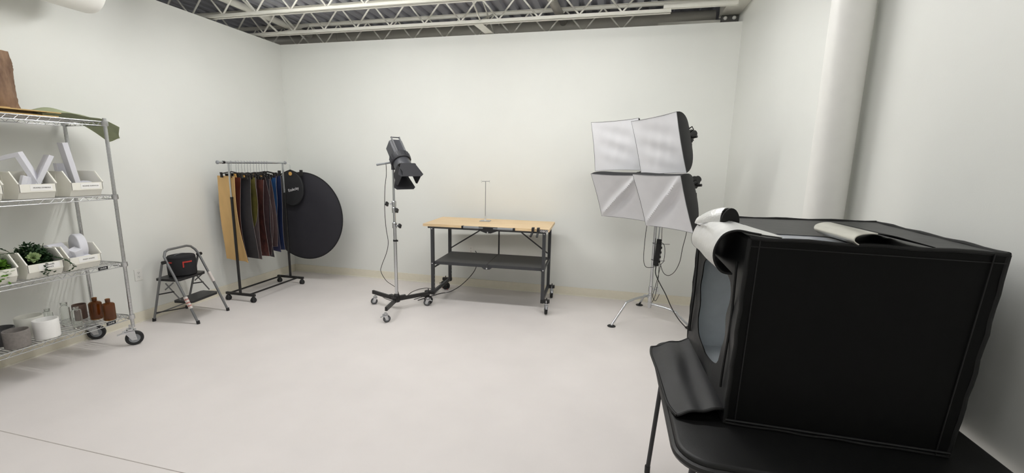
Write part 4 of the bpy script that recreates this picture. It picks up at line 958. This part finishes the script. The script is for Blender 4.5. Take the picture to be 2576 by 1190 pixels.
# seams along every edge
ed = [('bNL', 'bNR'), ('bNR', 'bFR'), ('bFR', 'bFL'), ('bFL', 'bNL'), ('tNL', 'tNR'), ('tNR', 'tFR'), ('tFR', 'tFL'), ('tFL', 'tNL'), ('bNL', 'tNL'), ('bNR', 'tNR'), ('bFL', 'tFL'), ('bFR', 'tFR')]
for a, b in ed:
    bow = Vector((.004, 0, 0)) if (a, b) == ('bNR', 'tNR') else Vector((0, 0, 0))
    pts = [C[a].lerp(C[b], i/16)-TT+Vector((.0015*math.sin(i*2.1), .0015*math.sin(i*1.7), .002*math.sin(i*1.3+len(a))))+bow*math.sin(i/16*PI) for i in range(17)]
    obj('edge_seam', MB().tube(pts, .007, 8), 'tentedge', tent)
def inset(k1, k2, off, w_):
    a, b = C[k1]-TT+Vector(off), C[k2]-TT+Vector(off); return MB().tube([a.lerp(b, i/10) for i in range(11)], w_, 6)
obj('stitch_line', inset('tNL', 'tNR', (0, -.004, -.028), .0022), 'tentstitch', tent)
obj('stitch_line', inset('bNL', 'bNR', (.0, -.006, .014), .0045), 'tentstitch', tent)
obj('stitch_line', inset('bNL', 'tNL', (.032, -.004, 0), .0022), 'tentstitch', tent)
obj('stitch_line', inset('bNR', 'tNR', (-.035, -.004, 0), .0022), 'tentstitch', tent)
# white lining inside
IN = {k: v.lerp(TT+Vector((0, 0, .33)), .035) for k, v in C.items()}
for nm, ks in (('lining_near', ('bNL', 'bNR', 'tNR', 'tNL')), ('lining_far', ('bFL', 'bFR', 'tFR', 'tFL')), ('lining_right', ('bNR', 'bFR', 'tFR', 'tNR')), ('lining_floor', ('bNL', 'bNR', 'bFR', 'bFL'))):
    panel(nm, *[IN[k] for k in ks], 'tentlining', 0, (0, 0, 1), 6, 6, .0, .002)
obj('black_band', MB().bar(IN['bNR'].lerp(IN['bFR'], .05)-TT+Vector((-.01, 0, .10)), IN['bNR'].lerp(IN['bFR'], .95)-TT+Vector((-.01, 0, .10)), .003, .05), 'tentedge', tent)
# lower flap lying on the table and over its edge
def flapf(u, v):     # u 0 hinge .. 1 outer, v 0 near .. 1 far
    h = C['bNL'].lerp(C['bFL'], .03+.94*v); ou = Vector((.258, 1.503, .752)).lerp(Vector((.222, 2.12, .752)), v)
    rc = max(0, .22-v)/.22; rc2 = max(0, v-.85)/.15
    p = h.lerp(ou, u*(1-.10*rc**2*u-.06*rc2**2*u)); p.z = .752+.030*(1-u)**2+.014*math.sin(u*PI)+.006*math.sin(u*11+v*2)*(1-u*.5)+.004*math.sin(v*9+u*3)
    p.y += .02*rc*u*u
    return p-TT
obj('lower_flap', MB().sheet(flapf, 26, 26, .005), 'tentlight', tent, 60)
obj('flap_binding', MB().tube([flapf(1, i/24) for i in range(25)], .006, 8).tube([flapf(i/12, 0) for i in range(13)], .006, 8).tube([flapf(i/12, 1) for i in range(13)], .006, 8), 'tentedge', tent)
# upper door flap flipped up over the top, silver side out
CS = smoothpath([Vector((.428, 0, 1.278)), Vector((.392, 0, 1.283)), Vector((.366, 0, 1.318)), Vector((.364, 0, 1.365)), Vector((.388, 0, 1.415)), Vector((.428, 0, 1.436)), Vector((.475, 0, 1.431)), Vector((.52, 0, 1.424)), Vector((.565, 0, 1.419))], 5)
def upf(u, v, lift=0):
    k = u*(len(CS)-1); i = min(int(k), len(CS)-2); p = CS[i].lerp(CS[i+1], k-i)
    d = (CS[i+1]-CS[i]).normalized(); nn = Vector((-d.z, 0, d.x))
    far = 2.15 if u < .55 else 2.15-(.52)*((u-.55)/.45)**.8; near = 1.605-.04*max(0, u-.5)
    y = near+(far-near)*v
    p = p - nn*lift*-1
    sag = Vector((.02*v*(1 if u < .5 else 0), 0, -.028*v*math.sin(min(1, u/.75)*PI)))
    w_ = .004*math.sin(v*9+u*6)*math.sin(u*PI)
    return Vector((p.x, y, p.z+w_))+sag-TT
obj('flap_lining', MB().sheet(lambda u, v: upf(u, v, .0018), 40, 20, .002), 'silver', tent, 60)
obj('flap_backing', MB().sheet(lambda u, v: upf(u, v, -.0018), 40, 20, .002), 'tentedge', tent, 60)
for e in (0, 1): obj('flap_binding', MB().tube([upf(i/40, e) for i in range(34)], .0042, 6), 'tentedge', tent)
FA, FS = Vector((.54, -.84, .0)), Vector((.84, .54, 0))
def bump(u, v):
    a = PI*v; r = .020+.020*math.sin(u*PI*.62)+.003*math.sin(v*11)*u
    return Vector((.385+.085*u, 2.03-.13*u, 1.400+.030*u))+FS*(math.cos(a)*r*1.2)+Vector((0, 0, math.sin(a)*r*1.5))-TT
obj('flap_fold', MB().sheet(bump, 16, 16, .003), 'silver', tent, 60)
m = MB(); m.prism([(math.cos(PI*i/12)*.05, math.sin(PI*i/12)*.062) for i in range(13)], Vector((.475, 1.893, 1.424))-TT, FS, (0, 0, 1), FA, .006)
fixn(obj('fold_end', m, 'tentedge', tent, 35, .002))
# top window pane and its half-open flap
obj('top_pane', MB().prism(rrect(.125, .10, .03), Vector((.69, 1.70, 1.4005))-TT, (1, 0, 0), (0, 1, 0), (0, 0, 1), .003), 'pane', tent)
TC = smoothpath([Vector((.765, 0, 1.417)), Vector((.753, 0, 1.428)), Vector((.762, 0, 1.444)), Vector((.80, 0, 1.453)), Vector((.86, 0, 1.448)), Vector((.92, 0, 1.433)), Vector((.985, 0, 1.416))], 5)
def tongue(i0, i1):
    def fn(u, v):
        k = (i0+(i1-i0)*u)*(len(TC)-1); i = min(int(k), len(TC)-2); p = TC[i].lerp(TC[i+1], k-i); q = (i0+(i1-i0)*u)
        return Vector((p.x, 1.535+.03*q+(1.80+.10*q-1.535-.03*q)*v, p.z-.004*v))-TT
    return fn
obj('top_flap_lining', MB().sheet(tongue(0, .56), 20, 10, .003), 'silverflap', tent, 60)
obj('top_flap', MB().sheet(tongue(.56, 1), 16, 10, .003), 'tent', tent, 60)
